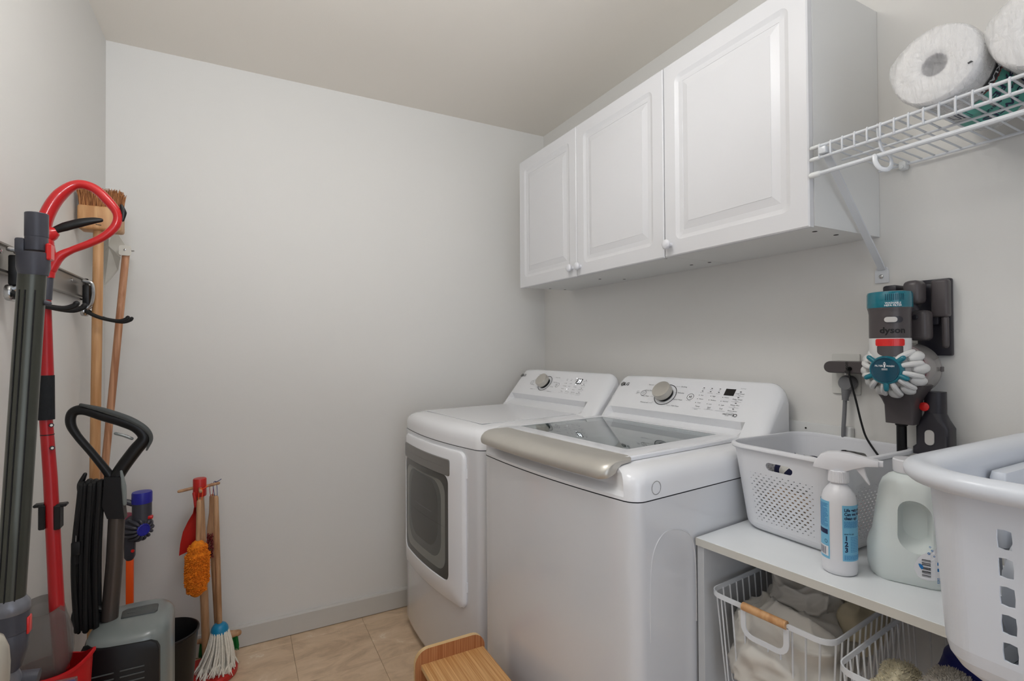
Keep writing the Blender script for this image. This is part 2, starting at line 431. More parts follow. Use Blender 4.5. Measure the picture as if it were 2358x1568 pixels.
for i in range(ix0, ix1):
    for j in range(iy0, 1):
        x0 = max(.194+i*TS, L_)+GAP/2; x1 = min(.194+(i+1)*TS, R_)-GAP/2
        y0 = max(2.374+j*TS, YF-.1)+GAP/2; y1 = min(2.374+(j+1)*TS, D_)-GAP/2
        if x1-x0 < .004 or y1-y0 < .004: continue
        whole = abs(x1-x0-TS+GAP) < 1e-6 and abs(y1-y0-TS+GAP) < 1e-6
        if whole and full is not None:
            share(full, 'tile', floor, ((x0+x1)/2, (y0+y1)/2, 0))
        else:
            hx, hy = (x1-x0)/2, (y1-y0)/2; tb = B()
            tb.loft([[(-hx, -hy, -.004), (hx, -hy, -.004), (hx, hy, -.004), (-hx, hy, -.004)],
                     [(-hx, -hy, -.0008), (hx, -hy, -.0008), (hx, hy, -.0008), (-hx, hy, -.0008)],
                     [(-hx+.0008, -hy+.0008, 0), (hx-.0008, -hy+.0008, 0), (hx-.0008, hy-.0008, 0), (-hx+.0008, hy-.0008, 0)]])
            t = tb.build('tile', mt['tile'], floor, smooth=False); t.location = ((x0+x1)/2, (y0+y1)/2, 0)
            if whole: full = t
def baseboard(name, a, b, nrm):
    a = Vector(a); b = Vector(b); nrm = Vector(nrm)
    prof = [(0, .003), (.013, .003), (.013, .082), (.010, .089), (.004, .091), (0, .091)]
    struct(B().loft([[p + nrm*d + V(0, 0, z) for d, z in prof] for p in (a, b)]), name, mt['base'], ang=20)
baseboard('baseboard_back', (L_+.013, D_, 0), (R_, D_, 0), (0, -1, 0))
baseboard('baseboard_left', (L_, YF, 0), (L_, D_, 0), (1, 0, 0))
baseboard('baseboard_right', (R_, YF, 0), (R_, D_-.013, 0), (-1, 0, 0))

# flush ceiling lamp, just above the frame
lampt = thing('ceiling_lamp', 'round semi-flush ceiling lamp with a frosted glass dish, above the middle of the room', 'lamp', (.30, 1.02, ZC))
B().lathe([(.001, 0), (.075, 0), (.075, -.012), (.07, -.018), (.05, -.020), (.045, -.04), (.001, -.04)], 40).build('base_ring', mt['chrome'], lampt)
B().lathe([(.045, -.045), (.15, -.050), (.165, -.056), (.168, -.066), (.160, -.080), (.135, -.094), (.09, -.104), (.04, -.109), (.001, -.110)], 40).build('glass_dish', mt['lamp'], lampt, ang=80)

# ------------------------------------------------------------------ wall cabinets
XD, ZB, ZT = 1.2045, 1.541, 2.149
def door_mesh(y0, y1, z0, z1):
    w_, h_ = y1-y0, z1-z0; cy, cz = (y0+y1)/2, (z0+z1)/2
    rings = []
    def ring(ins, r, dep):
        rings.append([V(XD+dep, y, z) for y, z in rr(w_-2*ins, h_-2*ins, r, 5, cy, cz)])
    ring(0, .0015, .018); ring(0, .0015, .003); ring(.003, .0015, 0)
    ring(.047, .022, 0); ring(.052, .018, .0022); ring(.060, .012, .0050); ring(.074, .0006, .0052)
    ring(.0745, .0004, .0062); ring(.097, .0004, .0016); ring(.0975, .0004, .0009)
    return B().loft(rings)
def knob(parent, y, z):
    B().lathe([(.0075, 0), (.0065, .006), (.006, .011), (.012, .014), (.0155, .019), (.0155, .0225), (.012, .027), (.005, .0285), (.0005, .0287)], 24,
              (XD+.001, y, z), (V(0, 1, 0), V(0, 0, 1), V(-1, 0, 0))).build('knob', mt['bottle'], parent, ang=50)
def cabinet(name, label, y0, y1, doors):
    t = thing(name, label, 'cabinet', (0, 0, 0))
    b = B(); x0 = XD+.0195; th = .016
    b.box(x0, R_-.001, y1-th, y1, ZB, ZT); b.box(x0, R_-.001, y0, y0+th, ZB, ZT)
    b.box(x0, R_-.001, y0+th, y1-th, ZT-th, ZT); b.box(x0, R_-.001, y0+th, y1-th, ZB, ZB+th); b.box(R_-.008, R_-.001, y0+th, y1-th, ZB+th, ZT-th)
    b.build('carcass', mt['cabside'], t, smooth=False)
    for d0, d1, ky in doors:
        d = door_mesh(d0, d1, ZB-.004, ZT).build('door', mt['cab'], t, ang=18)
        knob(d, ky, 1.573)
    return t
c2 = cabinet('wall_cabinet', 'white two-door wall cabinet with raised panels, far end over the dryer', 1.2145, 2.1744, ((1.6985, 2.1734, 1.726), (1.2155, 1.6955, 1.671)))
c1 = cabinet('wall_cabinet', 'white one-door wall cabinet with a raised panel, beside the wire shelf', .7382, 1.2125, ((.7400, 1.2115, 1.187),))
for p, q in ((c1, ((1.287, .777), (1.378, .776))), (c2, ((1.236, 1.241), (1.433, 1.232), (1.42, 1.30), (1.36, 1.747), (1.46, 1.707), (1.363, 2.150), (1.452, 2.150)))):
    for x, y in q:
        B().lathe([(.006, -.0006), (.006, .001)], 14, (x, y, ZB)).build('screw_hole', mt['hole'], p)

# ------------------------------------------------------------------ washer and dryer
OX, OY, PHI = .8004, .9028, .10306
def row(u, v, z=0):
    return V(OX+u*cos(PHI)-v*sin(PHI), OY+u*sin(PHI)+v*cos(PHI), z)
W_ = .686
def bow(y, k): return -k*(1-((y-W_/2)/(W_/2))**2)
def rrs(w, h, r, n=5, m=12, cx=0, cy=0):
    """rounded rectangle in (a, b) whose four sides are each cut into m pieces"""
    r = max(min(r, w/2-1e-5, h/2-1e-5), 1e-5); out = []
    cs = [((1, 1), 0), ((-1, 1), 1), ((-1, -1), 2), ((1, -1), 3)]
    for (sx, sy), k in cs:
        for i in range(n+1):
            a = pi/2*k+pi/2*i/n; out.append((cx+sx*(w/2-r)+r*cos(a), cy+sy*(h/2-r)+r*sin(a)))
        p = out[-1]; (qx, qy), k2 = cs[(k+1) % 4]
        q = (cx+qx*(w/2-r)+r*cos(pi/2*(k+1)), cy+qy*(h/2-r)+r*sin(pi/2*(k+1)))
        for i in range(1, m): out.append((p[0]+(q[0]-p[0])*i/m, p[1]+(q[1]-p[1])*i/m))
    return out
def plan(u0, u1, v0, v1, z, r, bk):
    out = []
    for x, y in rrs(u1-u0, v1-v0, r, 5, 14, (u0+u1)/2, (v0+v1)/2):
        out.append(V(x+bow(y, bk)*max(0, 1-max(x, 0)/.25), y, z))
    return out
DEP = .70
PN = V(-.762, 0, .647)
def cpl(x0, y0=0, h=.0007):
    """console face: x runs to the reader's right (falling v), y up the slope"""
    return lambda x, y: V(.565+.647*(y0+y), x0-x, 1.022+.762*(y0+y)) + PN*h
def console(parent, mat):
    b = B(); rec = (.088, .648)
    pl = [(.512, .962), (.525, .974), (.545, .9985), (.563, 1.020), (.565, 1.022), (.61, 1.075), (.653, 1.1257), (.660, 1.132), (.669, 1.1352), (.679, 1.1345), (.688, 1.128), (.693, 1.116), (.695, .90)]
    pr_ = [(.512, .962), (.522, .9705), (.577, .992), (.5635, 1.0185)] + pl[4:]
    st = []
    for e in (0, .004, .010, .018, .028, .040, .055): st.append((e, 0))
    st += [(rec[0]-.012, 0), (rec[0]+.004, 1)] + [(rec[0]+(rec[1]-rec[0])*i/6, 1) for i in range(1, 6)] + [(rec[1]-.004, 1), (rec[1]+.010, 0)]
    lst = sorted([(e, k) for e, k in st] + [(W_-e, 0) for e in (.0, .004, .010, .018, .028)])
    lst = [(min(max(e, .003), W_-.003), k) for e, k in lst]
    rings = []
    for e, k in lst:
        d = min(e-.003, W_-.003-e); R = .055; q = R-sqrt(max(R*R-max(R-d, 0)**2, 0)); q = min(q, R*.97)
        ring = []
        for u, z in (pr_ if k else pl):
            f = (u-.512)/.183; zz = max(z-.962, 0)/.173
            ring.append(V(u+q*.55*(1-f)-q*.35*f, e, z-q*1.0*zz))
        rings.append(ring)
    b.loft(rings)
    return b.build('control_panel', mat, parent, ang=32)

def dial(parent, v, s, rr_):
    c = cpl(v, s, .0); o = c(0, 0)
    ax = (V(0, -1, 0), V(.647, 0, .762), PN)
    k = B(); k.lathe([(rr_*.70, .0), (rr_*.68, .012), (rr_*.66, .014)], 36, o, ax).build('knob_collar', mt['black'], parent)
    B().lathe([(rr_*.78, .0125), (rr_*.80, .015), (rr_*.79, .033), (rr_*.76, .0355), (rr_*.70, .0362), (.0005, .0364)], 40, o, ax).build('knob', mt['silver'], parent, ang=30)
    g = B(); ring2(g, 0, 0, rr_*.97, rr_*1.03, cpl(v, s, .0009), 48); g.build('knob_ring', mt['dink'], parent, smooth=False)

def machine_top(parent, opening, mat, zs, bk, scoop=0):
    rings = []
    for z, e in zs:
        rg = plan(e, DEP-e*.15, e, W_-e, z, .034+e*.6, bk)
        if scoop and .90 < z < .955:
            q = scoop*min(1, (z-.900)/.014)*min(1, (.956-z)/.012)
            for p in rg:
                if p.x < .06:
                    t = min(max((p.y-.035)/.05, 0), 1)*min(max((.660-p.y)/.05, 0), 1); t = t*t*(3-2*t)
                    p.x += q*t*max(0, 1-max(p.x, 0)/.06)
        rings.append(rg)
    if opening:
        u0, u1, v0, v1 = opening
        rings.append(plan(u0-.004, u1+.004, v0-.004, v1+.004, zs[-1][0], .02, 0))
        rings.append(plan(u0, u1, v0, v1, zs[-1][0]-.003, .02, 0))
        return B().loft(rings, c0=False, c1=False).build('top_panel', mat, parent, ang=30)
    return B().loft(rings, c0=False).build('top_panel', mat, parent, ang=30)

# --- washer
was = thing('washing_machine', 'white top-loading washer with a glass lid and silver lid handle, in the middle', 'washer', (OX, OY, 0), PHI)
B().loft([plan(.012, DEP-.01, .012, W_-.012, .012, .03, .02), plan(.002, DEP, .002, W_-.002, .03, .034, .022), plan(0, DEP, 0, W_, .05, .034, .022), plan(0, DEP, 0, W_, .8885, .034, .022)], c1=False).build('cabinet_body', mt['appl'], was, ang=30)
B().loft([plan(.004, DEP-.004, .004, W_-.004, .880, .032, .022), plan(.004, DEP-.004, .004, W_-.004, .896, .032, .022)], c0=False, c1=False).build('seam_gasket', mt['seam'], was)
for x, y in ((.06, .06), (.06, .626), (.64, .06), (.64, .626)):
    B().lathe([(.022, 0), (.022, .008), (.014, .010), (.014, .02)], 16, (x, y, 0)).build('foot', mt['rubber'], was)
WO = (.115, .53, .132, .652)
machine_top(was, WO, mt['applp'], [(.8912, 0), (.899, 0), (.904, .0003), (.909, .0005), (.916, .0008), (.926, .001), (.94, .004), (.950, .010), (.958, .020), (.963, .032), (.9655, .048), (.9662, .068)], .022, .022)
tb = B(); tb.loft([plan(*WO, .9635, .02, 0), plan(WO[0], WO[1], WO[2], WO[3], .935, .03, 0), plan(.125, .52, .16, .62, .91, .16, 0), plan(.14, .505, .18, .60, .86, .17, 0), plan(.14, .505, .18, .60, .62, .17, 0)], c0=False)
tb.build('tub_opening', mt['tub'], was, ang=40)
lid = None
lb = B(); n1 = plan(.045, .548, .076, .672, 0, .012, 0); n2 = plan(.127, .522, .145, .645, 0, .004, 0)
def atz(r, z): return [V(p.x, p.y, z) for p in r]
def shrink(a, k):
    c = sum(a, V(0, 0, 0))/len(a); return [p+(c-p).normalized()*k for p in a]
lb.loft([atz(n2, .9672), atz(n1, .9672), atz(n1, .9755), atz(shrink(n1, .003), .9785), atz(shrink(n2, -.003), .9785), atz(n2, .9775)], loop=True)
lid = lb.build('lid', mt['applp'], was, ang=25)
B().box(.126, .523, .144, .646, .9725, .9768, .0008, 1).build('lid_glass', mt['glass'], lid, ang=25)
hb = B(); rings = []
vs = [.066, .070, .078, .09] + [.09+(.635-.09)*i/14 for i in range(1, 14)] + [.635, .647, .655, .659]
hp = [(.070, .9792), (.03, .980), (.004, .9775), (-.016, .970), (-.029, .958), (-.033, .947), (-.031, .938), (-.025, .934), (-.012, .937), (.004, .944), (.012, .955), (.03, .967), (.07, .971)]
for v in vs:
    d = min(v-.066, .659-v); k = .74+.26*min(1, sqrt(max(d, 0)/.022))
    bx = bow(v, .020)+.002
    rings.append([V((u-.02)*k+.02 + bx*(1 if u < .05 else .3), v, (z-.960)*k+.960) for u, z in hp])
hb.loft(rings); hb.build('lid_handle', mt['silver'], lid, ang=40)
con = console(was, mt['applp'])
dial(con, .4135, .070, .0445)
g = B(); P0 = cpl(0, 0)
def wt(b, s, v, y, size, al='CENTER', fnh=.0008, sx=1, bold=0): lettering(b, s, size, cpl(v, y, fnh), 0, 0, al, sx, bold)
wt(g, 'Normal', .487, .1085, .0075, 'RIGHT'); wt(g, 'Heavy Duty', .478, .0825, .0075, 'RIGHT'); wt(g, 'Deep Wash', .482, .056, .0075, 'RIGHT'); wt(g, 'Waterproof', .4715, .028, .0075, 'RIGHT')
wt(g, 'Bedding', .363, .110, .0075, 'LEFT'); wt(g, 'Delicates', .366, .083, .0075, 'LEFT'); wt(g, 'Speed Wash', .370, .0535, .0075, 'LEFT'); wt(g, 'Tub Clean', .365, .026, .0075, 'LEFT')
for a, c in (((.484, .1085), (.445, .1085)), ((.475, .0825), (.461, .0825)), ((.478, .056), (.461, .056)), ((.468, .028), (.456, .028)), ((.456, .028), (.45, .035)), ((.366, .110), (.382, .110)), ((.382, .110), (.386, .104)), ((.369, .083), (.378, .083)), ((.372, .0535), (.378, .0545)), ((.368, .026), (.384, .026)), ((.384, .026), (.388, .032))):
    line2(g, (-a[0], a[1]), (-c[0], c[1]), .0006, cpl(0, 0, .0008))
for i, s in enumerate(('Hot', 'Warm', 'Cold')): wt(g, s, .269, .0805-.0155*i, .0062, 'LEFT')
for i, s in enumerate(('High', 'Medium', 'Low')): wt(g, s, .2245, .0805-.016*i, .0062, 'LEFT')
for i, s in enumerate(('Heavy', 'Normal', 'Light')): wt(g, s, .180, .080-.0155*i, .0062, 'LEFT')
for s, v in (('Temp', .262), ('Spin', .2175), ('Soil', .174)):
    wt(g, s, v, .0350, .0078); line2(g, (-v-.017, .0265), (-v+.017, .0265), .0005, cpl(0, 0, .0008))
for s, v in (('Add Item', .262), ('Tap Dry', .2175)): wt(g, s, v, .0225 if v > .25 else .0298, .0036)
for i, (s, q) in enumerate((('Cold Wash', 'Time'), ('Delay Wash', 'Remote'), ('Water Plus', 'Lock'), ('Extra Rinse', 'Control'))):
    y = .0985-.0225*i; wt(g, s, .1325, y, .0068); wt(g, q, .1325, y-.006, .0036); line2(g, (-.150, y-.0095), (-.116, y-.0095), .0005, cpl(0, 0, .0008))
wt(g, 'Time Manager', .128, .1195, .0034)
for i, s in enumerate(('Wash', 'Rinse', 'Spin')):
    wt(g, s, .270-.031*i, .1060, .0042); wt(g, ('Add Item', 'Control Lock', 'Tub Clean')[i], .270-.031*i, .0925, .0036)
wt(g, 'POWER', .541, .068, .004); wt(g, 'Hold to Start', .307, .054, .0036)
for i, sz in ((0, .0038), (1, .0038), (2, .0038)): wt(g, ('STEAM', 'FRESH', 'CLEAN')[i], .545, .075-.006*i, sz)
g.build('lettering', mt['ink'], con, smooth=False)
d = B()
ring2(d, 0, 0, .0108, .0122, cpl(.5155, .0685, .0008)); ring2(d, 0, 0, .0120, .0134, cpl(.3065, .0705, .0008))
ring2(d, 0, 0, .0038, .0046, cpl(.5155, .0680, .0008), 18, radians(125), radians(415)); line2(d, (0, .001), (0, .006), .0008, cpl(.5155, .068, .0008))
d.add([cpl(.3065, .0705, .0008)(x, y) for x, y in ((-.004, -.005), (.0005, 0), (-.004, .005))], [(0, 1, 2)])
for x in (.0022, .0045): line2(d, (x, -.005), (x, .005), .0012, cpl(.3065, .0705, .0008))
for v, ys in ((.2755, (.0805, .065, .0495)), (.2305, (.0805, .0645, .0485)), (.186, (.080, .0645, .049))):
    for y in ys: disc2(d, 0, 0, .0014, cpl(v, y, .0008), 10)
for v in (.270, .239, .208):
    for y in (.112, .0985): patch(d, -.0028, .0028, -.0014, .0014, cpl(v, y, .0008))
for i in range(4): patch(d, -.003, .003, -.0014, .0014, cpl(.1325, .1065-.0225*i, .0008))
wt(d, 'LG', .6215, .1035, .0205, bold=.0003)
disc2(d, 0, 0, .0098, cpl(.6425, .1035, .0007), 28)
wt(d, 'DIRECT DRIVE', .1440, .0168, .0052, bold=.0001); wt(d, 'Inverter', .144, .0222, .0032); wt(d, 'MOTOR', .144, .0118, .0036)
line2(d, (-.1240, .010), (-.1240, .0215), .0018, cpl(0, 0, .0008)); ring2(d, 0, 0, .0040, .0060, cpl(.1165, .0158, .0008))
d.build('dark_marks', mt['dink'], con, smooth=False)
def lgface(parent, v, s, k=1):
    q = B(); f = cpl(v, s, .0012)
    ring2(q, 0, 0, .0064*k, .0074*k, f, 26, radians(10), radians(335)); line2(q, (0, .004*k), (0, -.0036*k), .0011*k, f); line2(q, (-.0005*k, -.0036*k), (.003*k, -.0036*k), .0011*k, f)
    disc2(q, -.0032*k, .0028*k, .0012*k, f, 10); line2(q, (.0022*k, -.0002*k), (.0074*k, -.0002*k), .001*k, f)
    q.build('logo_mark', mt['plate'], parent, smooth=False)
lgface(con, .6425, .1035)
B().prism([(-.0175, -.0132), (.0175, -.0132), (.0175, .0132), (-.0175, .0132)], lambda x, y, t: cpl(.1695, .102, 0)(x, y)+PN*t, -.002, .0009).build('display', mt['screen'], con, smooth=False)
# round cap mark and pressed outline on the near side
q = B(); fs = lambda a, c: V(a, -.0006, c)
ring2(q, .070, .917, .0150, .0162, fs, 30); q.build('screw_cap_outline', mt['dsilver'], was, smooth=False)
q = B(); sp = smooth_path([(.045, -.0004, .56), (.047, -.0004, .70), (.06, -.0004, .770), (.10, -.0004, .806), (.16, -.0004, .80), (.20, -.0004, .77), (.215, -.0004, .70), (.216, -.0004, .56)], 6)
q.tube(sp, .0016, 6); q.build('pressed_outline', mt['appl'], was)

# --- dryer
DU, DV = .012, .7147
dp = row(DU, DV)
dry = thing('clothes_dryer', 'white front-loading dryer with a smoky glass door, in the far corner', 'dryer', (dp.x, dp.y, 0), PHI)
DB = .036
B().loft([plan(.014, DEP-.01, .014, W_-.014, .014, .03, DB), plan(.003, DEP, .002, W_-.002, .034, .03, DB), plan(0, DEP, 0, W_, .05, .03, DB), plan(0, DEP, 0, W_, .8885, .03, DB)]).build('cabinet_body', mt['appl'], dry, ang=30)
B().loft([plan(.004, DEP-.004, .004, W_-.004, .880, .028, DB), plan(.004, DEP-.004, .004, W_-.004, .896, .028, DB)], c0=False, c1=False).build('seam_gasket', mt['seam'], dry)
for x, y in ((.06, .06), (.06, .626), (.64, .06), (.64, .626)):
    B().lathe([(.022, 0), (.022, .008), (.014, .010), (.014, .02)], 16, (x, y, 0)).build('foot', mt['rubber'], dry)
machine_top(dry, None, mt['applp'], [(.8915, 0), (.915, 0), (.93, .002), (.943, .008), (.953, .018), (.960, .032), (.9645, .052), (.967, .08), (.9675, .11)], DB)
tr = B(); tr.box(.06, .52, .10, .60, .9674, .9690, .0008, 1); tr.build('top_inset', mt['applp'], dry)
con2 = console(dry, mt['applp'])
dial(con2, .429, .070, .0425)
g = B()
wt(g, 'Normal', .497, .107, .0062, 'RIGHT'); wt(g, 'COTTON', .497, .119, .0052, 'RIGHT'); wt(g, 'Towels', .505, .083, .0062, 'RIGHT'); wt(g, 'Bedding', .505, .056, .0062, 'RIGHT'); wt(g, 'Delicates', .492, .030, .0062, 'RIGHT')
wt(g, 'Heavy Duty', .372, .108, .0062, 'LEFT'); wt(g, 'Speed Dry', .37, .080, .0062, 'LEFT'); wt(g, 'Air Dry', .374, .053, .0062, 'LEFT'); wt(g, 'Freshen Up', .376, .026, .0062, 'LEFT')
for i, s in enumerate(('High', 'Medium', 'Low')): wt(g, s, .283, .080-.0155*i, .0056, 'LEFT')
for i, s in enumerate(('60', '50', '40')): wt(g, s, .245, .080-.0155*i, .0056, 'LEFT')
for i, s in enumerate(('Very', 'More', 'Less')): wt(g, s, .207, .080-.0155*i, .0056, 'LEFT')
for s, v in (('Temp.', .276), ('Dry Level', .238), ('Time Dry', .199)):
    wt(g, s, v, .035, .0062); line2(g, (-v-.015, .0265), (-v+.015, .0265), .0004, cpl(0, 0, .0008))
for i, s in enumerate(('Less Time', 'More Time', 'Wrinkle Care', 'Energy Saver')):
    y = .0985-.0225*i; wt(g, s, .160, y, .0058); line2(g, (-.176, y-.0085), (-.145, y-.0085), .0004, cpl(0, 0, .0008))
for i, s in enumerate(('Drying', 'Cooling', 'Done')): wt(g, s, .285-.029*i, .1045, .0038)
for a, c in (((.50, .098), (.515, .098)), ((.515, .098), (.515, .087)), ((.489, .030), (.47, .030)), ((.372, .108), (.385, .108)), ((.376, .053), (.384, .053)), ((.374, .026), (.384, .026))):
    line2(g, (-a[0], a[1]), (-c[0], c[1]), .0005, cpl(0, 0, .0008))
ring2(g, 0, 0, .0105, .0117, cpl(.532, .068, .0008))
ring2(g, 0, 0, .0036, .0044, cpl(.532, .068, .0008), 18, radians(125), radians(415))
g.build('lettering', mt['ink'], con2, smooth=False)
d = B(); wt(d, 'LG', .634, .1075, .0205, bold=.0003); disc2(d, 0, 0, .0098, cpl(.655, .1075, .0007), 28)
ring2(d, 0, 0, .0116, .0128, cpl(.3325, .066, .0008))
d.add([cpl(.3325, .066, .0008)(x, y) for x, y in ((-.004, -.005), (.0005, 0), (-.004, .005))], [(0, 1, 2)])
for v, ys in ((.288, (.08, .0645, .049)), (.250, (.08, .0645)), (.212, (.0645, .049))):
    for y in ys: disc2(d, 0, 0, .0013, cpl(v, y, .0008), 10)
for i in range(4): patch(d, -.0026, .0026, -.0013, .0013, cpl(.160, .1055-.0225*i, .0008))
for v in (.285, .256, .227): patch(d, -.0022, .0022, -.0012, .0012, cpl(v, .098, .0008))
d.build('dark_marks', mt['dink'], con2, smooth=False)
lgface(con2, .655, .1075)
sc_ = B().prism([(-.0175, -.0145), (.0175, -.0145), (.0175, .0145), (-.0175, .0145)], lambda x, y, t: cpl(.2005, .0965, 0)(x, y)+PN*t, -.002, .0009).build('display', mt['screen'], con2, smooth=False)
q = B()
def seg7(b, x, y, w, h, on, fn, t=.0022):
    S = {'a': ((0, h), (w, h)), 'b': ((w, h), (w, h/2)), 'c': ((w, h/2), (w, 0)), 'd': ((0, 0), (w, 0)), 'e': ((0, 0), (0, h/2)), 'f': ((0, h/2), (0, h)), 'g': ((0, h/2), (w, h/2))}
    for k in on:
        p, r = S[k]; line2(b, (x+p[0], y+p[1]), (x+r[0], y+r[1]), t, fn)
f7 = cpl(.2005, .0965, .0016)
seg7(q, -.0095, -.0085, .0075, .017, 'abgcd', f7); seg7(q, .0035, -.0085, .0075, .017, 'abgcdf', f7)
for v, y in ((.227, .1125), (.250, .049), (.212, .080)): disc2(q, 0, 0, .0016, cpl(v, y, .0009), 10)
q.build('lit_digits', mt['led'], con2, smooth=False)
# dryer door with pocket handle and recessed window
def dx(p, off): return bow(p, DB)+off
def ringv(v0, v1, z0, z1, r, off):
    return [V(dx(a, off), a, c) for a, c in rrs(v1-v0, z1-z0, r, 5, 12, (v0+v1)/2, (z0+z1)/2)]
dr = B()
dr.loft([ringv(.082, .624, .316, .874, .03, .004), ringv(.080, .626, .314, .876, .032, -.005), ringv(.083, .623, .317, .873, .03, -.011), ringv(.091, .615, .325, .865, .025, -.0155),
         ringv(.172, .606, .384, .776, .030, -.0165), ringv(.174, .604, .386, .774, .029, -.012)], c0=False, c1=False)
door = dr.build('door', mt['applp'], dry, ang=30)
wr = B(); wr.loft([ringv(.174, .604, .386, .774, .029, -.0121), ringv(.200, .588, .412, .750, .05, -.0115)], c0=False, c1=False); wr.build('window_border', mt['drum'], door, ang=30)
wr = B(); wr.loft([ringv(.200, .588, .412, .750, .05, -.0115), ringv(.232, .560, .444, .742, .07, -.0070)], c0=False, c1=False); wr.build('window_funnel', mt['gasket'], door, ang=30)
wr = B(); wr.loft([ringv(.232, .560, .444, .742, .07, -.0070), ringv(.262, .540, .474, .735, .08, -.0020)], c0=False, c1=False); wr.build('inner_ring', mt['vacg'], door, ang=30)
wr = B(); wr.loft([ringv(.262, .540, .474, .735, .08, -.0020), ringv(.30, .52, .608, .609, .0003, -.0006)], c0=False, c1=True); wr.build('drum', mt['drum'], door, ang=30)
gl = B(); gl.loft([ringv(.175, .603, .387, .773, .029, -.012), ringv(.175, .603, .387, .773, .029, -.014), ringv(.19, .588, .579, .580, .0003, -.014)], c0=False, c1=True); gl.build('window_glass', mt['dglass'], door, ang=30)
hs = B(); hs.loft([ringv(.162, .606, .776, .838, .010, -.012), ringv(.162, .606, .776, .838, .010, -.017), ringv(.165, .603, .779, .836, .009, -.0195), ringv(.17, .598, .807, .808, .0003, -.0195)], c0=False); hs.build('handle_strip', mt['dsilver'], door, ang=30)
for z in (.80, .395):
    B().box(-.020, -.006, .0775, .083, z-.018, z+.018, .001, 1).build('hinge', mt['applp'], dry)

# ------------------------------------------------------------------ wire shelf on the right wall
sh = thing('wire_shelf', 'white coated wire shelf with a hanging rod, on the right wall by the cabinet', 'shelf', (1.206, .72, 1.72))
SX, SY, SZ = 1.206, .72, 1.72
def rod(name, x, z, r, y1=.732, y0=-.28, cap=True):
    o = B().tube([(x-SX, y1-SY, z-SZ), (x-SX, y0-SY, z-SZ)], r, 10).build(name, mt['wire'], sh)
    if cap: B().tube([(x-SX, y1+.001-SY, z-SZ), (x-SX, y1-.016-SY, z-SZ)], r*1.35, 12, round_=True).build('end_cap', mt['wirecap'], o)
    return o
rod('front_rod', 1.206, 1.722, .0037); rod('lip_rod', 1.2055, 1.6945, .0037); rod('hanging_rod', 1.205, 1.657, .0053)
rod('middle_rod', 1.330, 1.716, .0028, cap=False); rod('back_rod', 1.500, 1.713, .0034, cap=False)
cw = B(); cw.tube([(.296, 0, -.004), (.15, 0, .0005), (.012, 0, .0045), (.003, 0, .0062), (-.0025, 0, .005), (-.0042, 0, 0), (-.0042, 0, -.026), (-.003, 0, -.0275)], .0021, 7)
cross = None
for i in range(38):
    y = .713-.0259*i
    if cross is None: cross = cw.build('cross_wire', mt['wire'], sh); cross.location = (0, y-SY, 0)
    else: share(cross, 'cross_wire', sh, (0, y-SY, 0))
# strut and its wall foot
def strip(b, pts, wdir, w, t):
    """flat bar through pts, w wide along wdir, t thick"""
    pts = [Vector(p) for p in pts]; wd = Vector(wdir).normalized(); rings = []
    for i, p in enumerate(pts):
        d = (pts[min(i+1, len(pts)-1)]-pts[max(i-1, 0)]).normalized(); n = d.cross(wd).normalized()
        rings.append([p+wd*w/2+n*t/2, p-wd*w/2+n*t/2, p-wd*w/2-n*t/2, p+wd*w/2-n*t/2])
    b.loft(rings)
loc = lambda x, y, z: V(x-SX, y-SY, z-SZ)
b = B(); strip(b, [loc(1.205, .703, 1.712), loc(1.216, .703, 1.700), loc(1.486, .728, 1.468), loc(1.505, .731, 1.452)], (0, 1, .0), .017, .004)
b.box(1.195-SX, 1.225-SX, .694-SY, .712-SY, 1.700-SZ, 1.716-SZ, .003)
strut = b.build('support_strut', mt['wire'], sh, ang=30)
pf_ = [(-.0165, -.02), (.0165, -.02), (.0165, .012), (.012, .022), (-.012, .022), (-.0165, .012)]
B().prism(pf_, lambda a, c, t: loc(1.5125-t, .734+a, 1.4365+c), 0, .004, .0008, 1).build('foot_plate', mt['wire'], sh)
B().lathe([(.0055, 0), (.0055, .002), (.003, .0035), (.0005, .0036)], 14, loc(1.5083, .734, 1.434), (V(0, 1, 0), V(0, 0, 1), V(-1, 0, 0))).build('screw', mt['chrome'], sh)
# rod hanger and wall clip
b = B(); pth = smooth_path([loc(1.210, .5915, 1.724), loc(1.212, .591, 1.700), loc(1.216, .587, 1.672), loc(1.222, .575, 1.652), loc(1.217, .570, 1.633), loc(1.205, .572, 1.6225), loc(1.196, .581, 1.626), loc(1.193, .588, 1.640), loc(1.1955, .5915, 1.656)], 5)
b.tube(pth, .0048, 10, round_=True, flat=.6); b.build('rod_hanger', mt['wire'], sh)
b = B(); b.box(1.492-SX, 1.512-SX, .667-SY, .684-SY, 1.700-SZ, 1.722-SZ, .004); b.lathe([(.006, 0), (.005, .008), (.001, .009)], 12, loc(1.496, .6755, 1.706), (V(0, 1, 0), V(0, 0, 1), V(-1, 0, 0)))
b.build('wall_clip', mt['wirecap'], sh)

